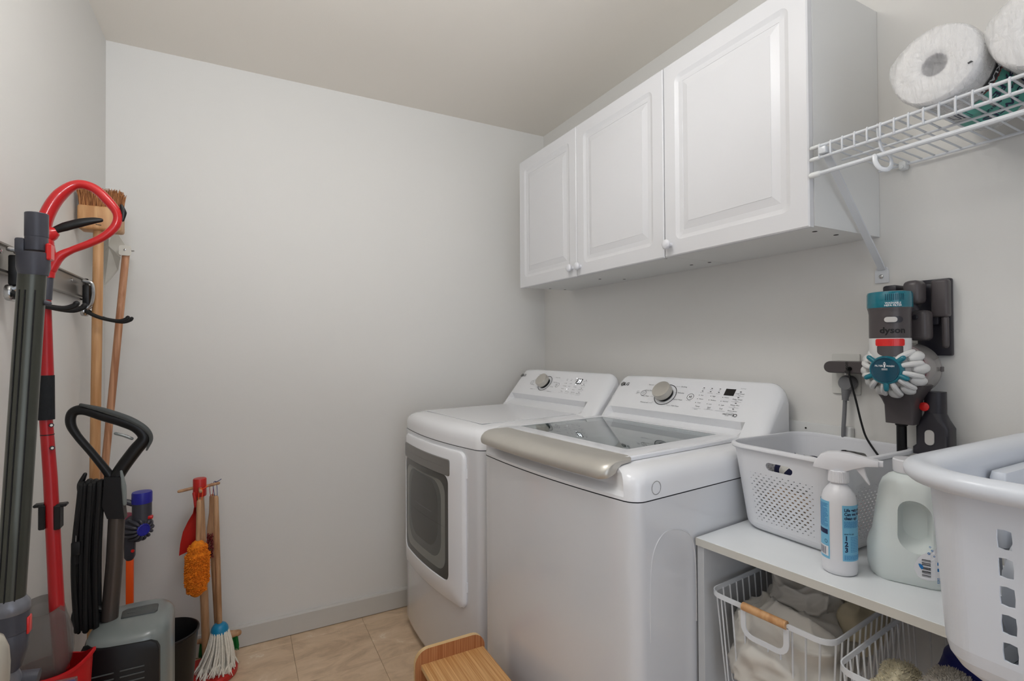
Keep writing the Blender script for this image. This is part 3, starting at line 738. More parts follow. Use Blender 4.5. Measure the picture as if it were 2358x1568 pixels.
# ------------------------------------------------------------------ paper towel rolls
def towel_roll(label, cy, cz, R, x0, ph0, mark):
    t = thing('paper_towel_roll', label, 'paper towels', (x0, cy, cz), 0, 'wrapped paper towel rolls on the wire shelf')
    Ln = .27; ax = (V(0, 1, 0), V(0, 0, 1), V(1, 0, 0))
    B().lathe([(.019, .03), (.019, .004), (.022, .001), (R*.55, .0), (R*.93, .002), (R, .009), (R, Ln-.008), (R*.94, Ln), (.02, Ln)], 56, (0, 0, 0), ax, caps=False).build('roll', mt['paper'], t, ang=50)
    B().lathe([(.0205, .026), (.0188, .026), (.0188, .0015), (.0205, .001)], 28, (0, 0, 0), ax, caps=False).build('core', mt['core'], t)
    B().lathe([(.0188, .027), (.001, .0272)], 24, (0, 0, 0), ax, caps=False).build('core_shadow', mt['core'], t)
    # crinkled film: taut over the hole, gathered tail at one side
    rnd = random.Random(ph0); rings = []
    prof = [(.002+(R*.97-.002)*q_/22, -.0026-.0022*sin(pi*q_/22)) for q_ in range(23)]+[(R+.0016, .012), (R+.0014, .05), (R+.0016, .14), (R+.0014, .22), (R+.0016, Ln-.01), (R*.93, Ln+.003), (.03, Ln+.006)]
    for k, (r, z) in enumerate(prof):
        rg = []
        for j in range(150):
            a = 2*pi*j/150; dr_ = 0; y_, z_ = cos(a)*r, sin(a)*r
            q_ = V(y_*60+z_*25, z_*150-y_*60, ph0*5.0); dz = (NZ.noise(q_)*.0016+NZ.noise(q_*2.7)*.0007+rnd.uniform(-1, 1)*.00022) if k < 23 else rnd.uniform(-1, 1)*.0004
            if 16 < k < 26:
                s = max(0, cos(a-radians(18)))**14; dr_ = s*.006; dz -= s*.003
            rg.append(V(z+dz, cos(a)*(r+dr_), sin(a)*(r+dr_)))
        rings.append(rg)
    B().loft(rings, c0=True, c1=False).build('film', mt['film'], t, ang=80)
    # print on the wrapper, on the side turned down to the wires
    cyl = lambda x, s: V(x, cos(s/R)*(R+.0024), sin(s/R)*(R+.0024))
    def band(nm, mat, items):
        q = B()
        for it in items: it(q)
        q.build(nm, mat, t, smooth=False)
    A = lambda d: radians(d)*R
    def pt(x0_, x1_, a0, a1, n=10):
        return lambda q: [patch(q, x0_, x1_, A(a0)+(A(a1)-A(a0))*i/n, A(a0)+(A(a1)-A(a0))*(i+1)/n, cyl) for i in range(n)]
    band('teal_band', mt['teal'], [pt(.085, .150, 196, 236), pt(.155, .235, 204, 250), pt(.09, .16, 240, 268), pt(.165, .215, 256, 292)])
    band('black_strip', mt['dink'], [pt(.060, .082, 178, 232)])
    band('red_strip', mt['red_print'], [pt(.0822, .0875, 178, 232)])
    cy2 = lambda x, s: V(x, cos(s/R)*(R+.0029), sin(s/R)*(R+.0029))
    q = B(); lettering(q, 'KIRKLAND', .017, lambda x, y: cy2(.071+y, A(205)+x), 0, 0, sx=1, bold=.0004); q.build('white_lettering', mt['wink'], t, smooth=False)
    q = B(); lettering(q, 'PAPER', .034, lambda x, y: cy2(.120+y, A(216)+x), 0, 0, sx=.7, bold=.001); lettering(q, 'TOWELS', .034, lambda x, y: cy2(.186+y, A(226)+x), 0, 0, sx=.7, bold=.001)
    lettering(q, 'CREATE A SIZE', .013, lambda x, y: cy2(.152+y, A(222)+x), 0, 0, bold=.0002)
    for a0 in (262, 276): 
        for e0, e1 in ((.10, .103), (.135, .138)): pt(e0, e1, a0, a0+11, 3)(q)
        pt(.10, .138, a0, a0+1.6, 1)(q); pt(.10, .138, a0+9.4, a0+11, 1)(q)
    q.build('navy_lettering', mt['navy'], t, smooth=False)
    if mark:
        q = B(); f = lambda x, y: V(-.0046, cos(radians(203))*R*.86+x, sin(radians(203))*R*.86+y)
        q.add([f(-.0045, -.0015), f(.003, -.003), f(.0045, .0005), f(-.001, .002)], [(0, 1, 2, 3)]); q.build('ink_mark', mt['dink'], t, smooth=False)
    return t
r1 = towel_roll('film-wrapped paper towel roll with its core hole showing, nearer the cabinet on the wire shelf', .4835, 1.7985, .0730, 1.194, 3, True)
r2 = towel_roll('film-wrapped paper towel roll cut off by the frame edge, on the wire shelf', .3300, 1.7985, .0730, 1.194, 9, False)

# ------------------------------------------------------------------ handheld vacuum on its wall dock
dy = thing('handheld_vacuum', 'grey cordless handheld vacuum with teal filter cap, hung in its dock on the right wall', 'vacuum', (1.38, .655, 1.19))
DX, DYY, DZ = 1.38, .655, 1.19
lc = lambda x, y, z: V(x-DX, y-DYY, z-DZ)
o = lc(1.38, .655, 0)
B().lathe([(.0410, 1.268), (.0416, 1.27), (.0416, 1.325), (.0428, 1.334), (.0446, 1.340), (.0446, 1.343)], 40, o).build('motor_body', mt['dysg'], dy)
cap = B().lathe([(.0447, 1.3405), (.0455, 1.343), (.0455, 1.372), (.0440, 1.3775), (.040, 1.379), (.001, 1.3795)], 40, o).build('filter_cap', mt['dyst'], dy, ang=30)
rb = B()
for k in range(10):
    a = radians(196+k*5); rb.tube([o+V(cos(a)*.0457, sin(a)*.0457, 1.3565), o+V(cos(a)*.0457, sin(a)*.0457, 1.3715)], .0008, 5)
rb.build('filter_ribs', mt['dystd'], cap)
cw_ = lambda a0, r: (lambda x, y: o+V(cos(a0+x/r)*r, sin(a0+x/r)*r, y))
q = B(); lettering(q, 'dyson', .020, cw_(radians(213), .0422), 0, 1.286, sx=1.1, bold=.0005); q.build('lettering', mt['rubber'], dy, smooth=False)
q = B(); lettering(q, 'WASHABLE', .0062, cw_(radians(214), .0461), 0, 1.3500, bold=.0001); lettering(q, 'HEPA FILTER', .0062, cw_(radians(214), .0461), 0, 1.3445, bold=.0001)
q.build('white_lettering', mt['wink'], cap, smooth=False)
# power slider
def on_cyl(b, a0, r, z, w_, h_, t, rad, n=6, rad2=None):
    """a rounded tab lying on the cylinder r: w_ wide along the curve, h_ tall, t thick; rad2 rounds the lower corners"""
    rad2 = rad if rad2 is None else rad2; up_, dn_ = [], []; N = 24
    def hh(x, q, lim):
        e = max(0, abs(x)-(w_/2-q)); return lim-(q-sqrt(max(q*q-e*e, 0)))*lim/max(q, lim)
    for i in range(N+1):
        x = -w_/2*cos(pi*i/N)
        up_.append((x, hh(x, min(rad, h_/2), h_/2))); dn_.append((x, -hh(x, min(rad2, w_/2), h_/2)))
    P_ = lambda x, y, q: o+V(cos(a0+x/r)*q, sin(a0+x/r)*q, z+y)
    for i in range(N):
        for q0, q1 in ((r+t, None),):
            b.add([P_(*dn_[i], q0), P_(*dn_[i+1], q0), P_(*up_[i+1], q0), P_(*up_[i], q0)], [(0, 1, 2, 3)])
        for L in (up_, dn_): b.add([P_(*L[i], r-.001), P_(*L[i+1], r-.001), P_(*L[i+1], r+t), P_(*L[i], r+t)], [(0, 1, 2, 3)])
    return b
b = B(); on_cyl(b, radians(216), .0416, 1.3115, .036, .0145, .0012, .007); b.build('slider_track', mt['dysd'], dy)
b = B(); on_cyl(b, radians(208), .0424, 1.3115, .024, .0125, .003, .006); b.build('power_slider', mt['dysl'], dy)
# white collar and red release
B().lathe([(.0416, 1.268), (.0419, 1.262), (.0414, 1.225), (.039, 1.205), (.03, 1.20)], 40, o).build('collar', mt['dysw'], dy)
b = B(); on_cyl(b, radians(205), .0416, 1.2580, .058, .017, .0016, .004); b.build('release_button', mt['dysr'], dy)
b = B(); on_cyl(b, radians(205), .0414, 1.2370, .052, .026, .0010, .003, 6, .026); b.build('button_shade', mt['dysg'], dy)
# cyclone cluster: axis points out from the wall and a little to the doorway
cax = V(-1, -.10, 0).normalized(); cs_ = cax.cross(V(0, 0, 1)).normalized()
AX = (cs_, V(0, 0, 1), cax); co = lc(1.395, .652, 1.193)
B().lathe([(.060, -.004), (.060, .004), (.050, .020), (.040, .034), (.032, .042)], 44, co, AX).build('cyclone_cone', mt['dysl'], dy)
B().lathe([(.062, -.012), (.0645, -.010), (.0645, -.004), (.060, -.002)], 44, co, AX, caps=False).build('seal_ring', mt['magenta'], dy)
P3 = lambda r, a, z: co + (cs_*cos(a)+V(0, 0, 1)*sin(a))*r + cax*z
for k in range(12):
    a = 2*pi*(k+.35)/12
    if abs(math.degrees(a) % 360 - 90) < 14: continue
    b = B(); b.tube(smooth_path([P3(.028, a, .050), P3(.040, a, .047), P3(.052, a+.04, .034), P3(.060, a+.06, .018)], 4), interp([.0048, .0062, .0068, .0062], 4), 10, round_=True)
    b.build('cyclone_pipe', mt['dysw'], dy)
    b = B(); a2 = a+.26; b.tube([P3(.056, a2, .0), P3(.054, a2, .016), P3(.050, a2, .024)], [.0135, .0135, .011], 14, round_=True); b.build('cyclone_lobe', mt['dysw'], dy)
B().lathe([(.034, .036), (.0345, .048), (.0335, .056), (.0315, .0585)], 40, co, AX).build('wash_cap_ring', mt['dyst'], dy)
wc = B().lathe([(.0300, .0575), (.0290, .0600), (.0270, .0600), (.0260, .0590), (.001, .0592)], 40, co, AX).build('wash_cap', mt['dystd'], dy)
for a in (40, 140, 205, 270, 335):
    b = B(); b.tube([P3(.028, radians(a), .053), P3(.045, radians(a), .052)], [.0062, .0058], 12, round_=True); b.build('cap_spoke', mt['dyst'], dy)
fw = lambda x, y: co - cs_*x + V(0, 0, 1)*y + cax*.0606
q = B(); lettering(q, 'FILTER', .0058, fw, -.0115, .0095, bold=.0001); lettering(q, 'WASH', .0058, fw, .0115, .0095, bold=.0001)
patch(q, -.0016, .0016, .0060, .0135, fw); patch(q, -.0028, .0028, .0125, .0140, fw); q.add([fw(-.003, .0155), fw(.003, .0155), fw(0, .0195)], [(0, 1, 2)])
for i in range(3): line2(q, (-.006, .0035-.0016*i), (.006, .0035-.0016*i), .0006, fw)
q.build('white_lettering', mt['wink'], wc, smooth=False)
# clear bin behind the cyclones
bx = lc(1.395, .648, 1.193); BA = (V(0, -1, 0), V(0, 0, 1), V(1, .04, 0).normalized())
B().lathe([(.060, -.0), (.0635, .004), (.0635, .074), (.0615, .080), (.056, .083), (.001, .084)], 44, bx, BA, caps=False).build('dust_bin', mt['dysb'], dy, ang=30)
B().lathe([(.046, .0), (.046, .078), (.001, .079)], 30, bx, BA).build('bin_shroud', mt['dysl'], dy)
b = B(); b.box(1.455-DX, 1.468-DX, .5835-DYY, .5865-DYY, 1.188-DZ, 1.200-DZ, .001, 1); b.build('bin_catch', mt['dysg'], dy)
# handle, battery and dock
b = B(); b.tube(smooth_path([lc(1.405, .650, 1.352), lc(1.44, .640, 1.345), lc(1.452, .634, 1.318), lc(1.454, .630, 1.275)], 5), .017, 14, flat=.8); b.build('hand_grip', mt['dysd'], dy)
b = B(); b.box(1.428-DX, 1.472-DX, .615-DYY, .652-DYY, 1.350-DZ, 1.408-DZ, .012, 3); b.build('upper_housing', mt['dysg'], dy)
b = B(); b.box(1.430-DX, 1.470-DX, .602-DYY, .642-DYY, 1.262-DZ, 1.335-DZ, .010, 3); b.build('battery', mt['dysg'], dy)
b = B(); b.lathe([(.006, 0), (.006, .003), (.004, .004)], 12, lc(1.430, .6235, 1.318), (V(0, 1, 0), V(0, 0, 1), V(-1, 0, 0))); b.build('screw', mt['dysd'], dy)
b = B(); b.box(1.440-DX, 1.500-DX, .668-DYY, .700-DYY, 1.378-DZ, 1.402-DZ, .006, 2); b.build('dock_arm', mt['dysd'], dy)
dk = thing('wall_dock', 'dark grey charging dock fixed to the wall behind the handheld vacuum', 'dock', (1.505, .60, 1.30))
LD = lambda x: x-1.505
b = B(); b.box(LD(1.496), LD(1.5125), .580-.60, .650-.60, 1.225-1.30, 1.412-1.30, .004, 2); b.build('back_plate', mt['dysd'], dk)
b = B(); b.box(LD(1.474), LD(1.498), .578-.60, .612-.60, 1.318-1.30, 1.408-1.30, .006, 3); b.build('dock_housing', mt['dysg'], dk)
b = B(); b.tube([V(LD(1.486), .587-.60, 1.315-1.30), V(LD(1.486), .587-.60, 1.250-1.30)], .007, 12, round_=True); b.build('dock_pipe', mt['dysg'], dk)
b = B(); b.box(LD(1.484), LD(1.497), .600-.60, .645-.60, 1.30-1.30, 1.40-1.30, .003, 2); b.build('dock_channel', mt['dysd'], dk)
# nozzle below the bin and the two docked tools
b = B()
def rq(cx, cy, wx, wy, z, r): return [lc(x, y, z) for x, y in rr(wx, wy, r, 3, cx, cy)]
b.loft([rq(1.420, .648, .085, .105, 1.155, .02), rq(1.425, .652, .075, .095, 1.140, .018), rq(1.432, .655, .055, .072, 1.118, .01), rq(1.436, .655, .048, .064, 1.104, .006), rq(1.436, .655, .046, .060, 1.060, .005)])
b.build('nozzle', mt['dysg'], dy)
t1 = thing('crevice_tool', 'black round vacuum tool standing docked under the nozzle', 'tool', (1.442, .662, 1.06))
b = B(); b.tube([(0, 0, -.004), (0, 0, -.14)], .0105, 16); b.lathe([(.013, -.0005), (.013, -.006), (.0105, -.008)], 16); b.build('tool_tube', mt['black'], t1)
t2 = thing('brush_tool', 'dark grey combination vacuum tool with red button, docked under the bin', 'tool', (1.463, .600, 1.14))
b = B(); b.tube([(0, 0, .000), (0, 0, -.050)], .0215, 24); b.build('tool_neck', mt['dysd'], t2)
b = B(); b.loft([[V(x, y, z) for x, y in rr(wx, wy, r, 4)] for wx, wy, z, r in ((.040, .040, -.048, .02), (.044, .050, -.066, .015), (.046, .066, -.085, .008), (.046, .066, -.128, .008), (.050, .080, -.134, .01), (.050, .080, -.150, .01))]); b.build('tool_head', mt['dysd'], t2)
b = B(); b.lathe([(.0105, 0), (.0105, .004), (.008, .0058), (.001, .006)], 20, (-.019, .014, -.036), (V(0, 1, 0), V(0, 0, 1), V(-1, 0, 0))); b.build('release_button', mt['dysr'], t2)
b = B(); b.prism(rr(.019, .036, .009, 5), lambda a, c, t: V(-.0225-t, .003+a, -.108+c), 0, .003, .0006, 1); b.build('tool_slide', mt['dysl'], t2)

# ------------------------------------------------------------------ outlet, charger, plug and cords
ol = thing('wall_outlet', 'white double wall outlet plate left of the handheld vacuum', 'outlet', (1.5125, .828, 1.171))
B().prism(rr(.076, .114, .004, 3), lambda a, c, t: V(-t, a, c), 0, .006, .001, 1).build('cover_plate', mt['plate'], ol)
for z in (.022, -.022): B().prism(rr(.034, .030, .012, 4), lambda a, c, t: V(-.006-t, a, z+c), 0, .002, .0004, 1).build('socket', mt['board'], ol)
B().lathe([(.003, 0), (.003, .001)], 10, (-.006, 0, 0), (V(0, 1, 0), V(0, 0, 1), V(-1, 0, 0))).build('screw', mt['chrome'], ol)
ch = thing('charger_adapter', 'dark grey oblong charger plugged into the upper outlet socket', 'charger', (1.480, .78, 1.1915))
B().loft([[V(x, a, c) for a, c in rr(.155*k, .033*k2, .0165*k2, 6)] for x, k, k2 in ((.024, .97, .9), (.02, 1, 1), (-.022, 1, 1), (-.028, .985, .93), (-.030, .96, .8))]).build('housing', mt['dysg'], ch)
q = B(); lettering(q, 'dyson', .0135, lambda x, y: V(-.0306, .014+y, x), 0, 0, bold=.0002); q.build('lettering', mt['rubber'], ch, smooth=False)
cdp = smooth_path([(-.030, .006, -.004), (-.036, .005, -.010), (-.034, .002, -.035), (-.024, -.006, -.09), (-.018, -.016, -.15), (-.015, -.028, -.19), (-.010, -.060, -.24), (.0, -.10, -.30), (.01, -.13, -.385)], 6)
b = B(); b.tube(cdp, .0026, 8); b.lathe([(.006, 0), (.005, .010), (.003, .014)], 12, (-.029, .006, -.003), (V(0, 1, 0), V(0, 0, 1), V(-1, 0, 0))); b.build('cord', mt['rubber'], ch)
pl_ = thing('power_plug', 'grey round plug with a thick grey cord in the lower socket', 'plug', (1.5055, .8125, 1.147))
b = B(); b.lathe([(.014, .002), (.0195, .003), (.0205, .010), (.0205, .026), (.018, .0315), (.001, .0325)], 28, (0, 0, 0), (V(0, 1, 0), V(0, 0, 1), V(-1, 0, 0))); b.build('plug_head', mt['cord'], pl_)
b = B(); b.tube([(-.017, .001, -.008), (-.020, .004, -.030), (-.020, .006, -.046)], [.0155, .0105, .0075], 14)
for i in range(3): b.tube([(-.020, .0052, -.036-.005*i), (-.020, .0054, -.038-.005*i)], .0088, 14)
b.build('strain_relief', mt['cord'], pl_)
b = B(); b.tube(smooth_path([(-.020, .006, -.044), (-.021, .0075, -.08), (-.0235, .010, -.14), (-.018, .012, -.19), (-.008, .02, -.30), (-.006, .03, -.55)], 5), .0053, 10); b.build('cord', mt['cord'], pl_)
bd = thing('wall_board', 'white painted board low on the right wall, behind the perforated basket', 'board', (1.5125, 1.13, 1.0))
B().box(-.013, 0, -.30, .36, -.55, .022, .003, 2).build('panel', mt['board'], bd)
B().box(-.022, 0, -.322, -.298, -.55, .024, .005, 3).build('end_cap', mt['board'], bd)
for y in (-.19, .1): B().lathe([(.0028, 0), (.0028, .0012)], 10, (-.0131, y, .004), (V(0, 1, 0), V(0, 0, 1), V(-1, 0, 0))).build('screw_hole', mt['hole'], bd)

# ------------------------------------------------------------------ storage bench with pull-out wire baskets
tl = row(.205, -.008)
tab = thing('storage_bench', 'white storage bench with a laminate top, right of the washer, wire baskets below', 'bench', (tl.x, tl.y, 0), PHI)
TW, TD, TZ = .72, .405, .774
B().box(.001, TD, -TW, 0, TZ-.0185, TZ, .0008, 1).build('top', mt['top'], tab, ang=20)
B().box(-.0005, .001, -TW, 0, TZ-.0185, TZ-.0006).build('edge_band', mt['topedge'], tab, smooth=False)
for y in (-.0185, -TW): B().box(.006, TD-.004, y, y+.0185, 0, TZ-.019, .0006, 1).build('side_panel', mt['frame'], tab)
B().box(TD-.012, TD-.004, -TW+.019, -.019, .03, TZ-.019).build('back_panel', mt['frame'], tab, smooth=False)
B().box(.01, TD-.012, -TW+.019, -.019, .04, .058).build('bottom_panel', mt['frame'], tab, smooth=False)

def wire_basket(label, x0, y0, handle=True):
    """local frame of the bench; rim front at x0, left side at y0"""
    p = tab.matrix_basis @ V(x0, y0, .655) if False else row(.205+x0, -.008+y0, .655)
    t = thing('wire_basket', label, 'wire basket', (p.x, p.y, p.z), PHI, 'pull-out wire baskets under the bench')
    Wb, Db, Hb, r = .276, .385, .235, .03
    pts = []; nr = []
    def arc(cx, cy, a0, a1, n=5):
        for i in range(n+1):
            a = a0+(a1-a0)*i/n; pts.append(V(cx+cos(a)*r, cy+sin(a)*r, 0)); nr.append(V(cos(a), sin(a), 0))
    # start on the front (x=0, normal -x), walking towards falling y
    hw, hd, hr = .049, .062, .022; m = -Wb/2
    def P(y, z): pts.append(V(0, y, z)); nr.append(V(-1, 0, 0))
    P(-r, 0)
    if handle:
        P(m+hw+.004, 0); P(m+hw, -.003)
        for i in range(6): a = pi+pi/2*i/5; P(m+hw-hr-cos(a)*-hr*-1*-1 if False else m+hw-hr+hr*cos(pi/2*i/5), -hd+hr-hr*sin(pi/2*i/5))
        for i in range(6): P(m-hw+hr-hr*sin(pi/2*i/5), -hd+hr-hr*cos(pi/2*i/5))
        P(m-hw, -.003); P(m-hw-.004, 0)
    arc(r, -Wb+r, pi, 1.5*pi); pts.append(V(Db*.5, -Wb, 0)); nr.append(V(0, -1, 0))
    arc(Db-r, -Wb+r, 1.5*pi, 2*pi); arc(Db-r, -r, 0, pi/2); pts.append(V(Db*.5, 0, 0)); nr.append(V(0, 1, 0)); arc(r, -r, pi/2, pi)
    rings = []; N = len(pts)
    for i in range(N):
        d = (pts[(i+1) % N]-pts[i-1]).normalized(); wd = d.cross(nr[i]).normalized(); h, th = .0058, .0013
        rings.append([pts[i]+wd*h+nr[i]*th, pts[i]-wd*h+nr[i]*th, pts[i]-wd*h-nr[i]*th, pts[i]+wd*h-nr[i]*th])
    B().loft(rings, loop=True).build('rim', mt['wire'], t, ang=40)
    if handle:
        B().tube([(0, m+hw+.001, .0015), (0, m-hw-.001, .0015)], .0092, 18).build('wooden_grip', mt['wood'], t)
    for i in range(9):                                     # wires running front to back
        y = -.026-(Wb-.052)*i/8; yb = m+(y-m)*.90
        zt = -hd if (handle and abs(y-m) < hw-.012) else 0
        B().tube([(.0026, y, zt-.003), (.0105+.014*(-zt)/.2, y+(yb-y)*(-zt)/Hb*0, zt-.012), (.022, yb, -Hb+.012), (.034, yb, -Hb), (Db-.034, yb, -Hb), (Db-.022, yb, -Hb+.012), (Db-.0026, y, -.003)], .0019, 6).build('wire', mt['wire'], t)
    for i in range(13):                                    # wires running side to side
        x = .026+(Db-.052)*i/12; xb = Db/2+(x-Db/2)*.92
        B().tube([(x, -.0026, -.003), (xb, -.018, -Hb+.009), (xb, -.030, -Hb-.003), (xb, -Wb+.030, -Hb-.003), (xb, -Wb+.018, -Hb+.009), (x, -Wb+.0026, -.003)], .0019, 6).build('wire', mt['wire'], t)
    return t
wb1 = wire_basket('white wire basket with a wooden grip, full of pale bed linen', -.002, -.038)
wb2 = wire_basket('white wire basket with towels and a navy cloth, below the laundry basket', -.068, -.350)

def cloth(b, c, s, seed, amp=.02, nu=64, nv=40, ridge=.5, power=2.4, f=7, rz=0):
    """soft crumpled heap: a super-ellipsoid pushed in and out along fold ridges"""
    c = Vector(c); rings = []
    for i in range(nv+1):
        th = -pi/2+pi*i/nv; rg = []
        for j in range(nu):
            ph = 2*pi*j/nu
            sg = lambda q, e: (abs(q)**e)*(1 if q >= 0 else -1)
            e = 2/power; d = V(sg(cos(th), e)*sg(cos(ph), e), sg(cos(th), e)*sg(sin(ph), e), sg(sin(th), e))
            p = V(d.x*s[0], d.y*s[1], d.z*s[2]); nd = V(d.x/s[0], d.y/s[1], d.z/s[2]).normalized()
            q = (p*f + V(seed*3.1, seed*1.7, seed*.9)); w_ = NZ.noise_vector(q*.6)*.9
            n1 = NZ.noise(q+w_); n2 = NZ.noise(V(q.x*.8, q.y*2.4, q.z*2.0)+w_*1.5); n3 = NZ.noise(q*3.1)
            n4 = NZ.noise(V(q.x*1.0, q.y*.35, q.z*1.4)+w_*.8)
            k = n1*.55 + ridge*((1-abs(n2))**2.5-.4)*.55 + ridge*((1-abs(n4))**3.5-.3)*.7 + n3*.04
            pp = p+nd*amp*k
            rg.append(c+V(pp.x*cos(rz)-pp.y*sin(rz), pp.x*sin(rz)+pp.y*cos(rz), pp.z))
        rings.append(rg)
    b.loft(rings)
    return b
def heap(name, label, cat, mat, loc, s, seed, group=None, **k):
    o = cloth(B(), (0, 0, 0), s, seed, **k).build(name, mat, None, ang=180); o.location = loc
    return tag(o, label, cat, group)
p = row(.205+.15, -.008-.165); heap('bed_sheet', 'crumpled white cotton sheet filling the front of the first wire basket', 'sheet', mt['sheet'], (p.x, p.y, .530), (.142, .108, .098), 3, amp=.034, f=11, ridge=.9, rz=PHI, power=2.8, nu=150, nv=90)
p = row(.205+.235, -.008-.160); heap('pillowcase', 'grey-white pillowcase heaped on the sheet under the bench top', 'sheet', mt['sheet'], (p.x, p.y, .612), (.085, .078, .068), 5, amp=.034, f=14, ridge=.9, rz=PHI, power=2.2, nu=120, nv=80)
b = B(); p0 = row(.205+.27, -.008-.175, .60)
for k_, (dx_, r_) in enumerate(((0, .052), (.035, .045))):
    ptsc = [p0+V(dx_+.0, .050, -.02), p0+V(dx_-.012, .042, .048), p0+V(dx_-.008, .008, .085), p0+V(dx_, -.035, .070), p0+V(dx_+.01, -.060, .0)]
    b.tube(smooth_path(ptsc, 8), interp([.012, .016, .017, .015, .010], 8), 14, round_=True, flat=2.4)
o_ = b.build('cream_cover', mt['cream'], None, ang=180); tag(o_, 'cream fabric cover folded in an arch at the back of the linen basket', 'fabric')
p = row(.205+.27, -.008-.262); heap('cream_blanket', 'cream blanket bunched up on the right of the linen basket', 'blanket', mt['cream'], (p.x, p.y, .600), (.075, .036, .062), 8, amp=.022, f=13, ridge=.9, rz=PHI)
p = row(.270, -.408); heap('cream_towel', 'fluffy cream towel at the left front of the second wire basket', 'towel', mt['towel'], (p.x, p.y, .572), (.075, .040, .062), 11, amp=.026, f=15, ridge=.5, rz=PHI, power=2.1)
p = row(.272, -.488); heap('grey_towel', 'rolled fluffy grey towel beside the cream towel', 'towel', mt['towelg'], (p.x, p.y, .592), (.078, .042, .068), 12, amp=.014, f=12, ridge=.4, rz=PHI, power=2.1)
p = row(.400, -.520); heap('navy_cloth', 'dark navy cloth behind the grey towel in the wire basket', 'cloth', mt['navycloth'], (p.x, p.y, .595), (.060, .085, .075), 13, amp=.018, f=9, ridge=.7, rz=PHI)

for nm in ('cream_towel', 'grey_towel'):
    o_ = bpy.data.objects[nm]; rnd = random.Random(17); b = B(); pol = o_.data.polygons
    for k_ in range(2600):
        f_ = pol[rnd.randrange(len(pol))]
        if f_.normal.z < -.2: continue
        vs_ = [o_.data.vertices[i_].co for i_ in f_.vertices]; wts = [rnd.random()+.05 for _ in vs_]; p_ = sum((v_*w2 for v_, w2 in zip(vs_, wts)), V(0, 0, 0))/sum(wts)
        t_ = V(rnd.uniform(-1, 1), rnd.uniform(-1, 1), rnd.uniform(-1, 1))*.0022
        b.tube([p_-f_.normal*.0005, p_+f_.normal*.0022+t_*.6, p_+f_.normal*.0038+t_], [.0008, .0009, .0005], 3)
    b.build('pile', o_.data.materials[0], o_, kind='stuff')

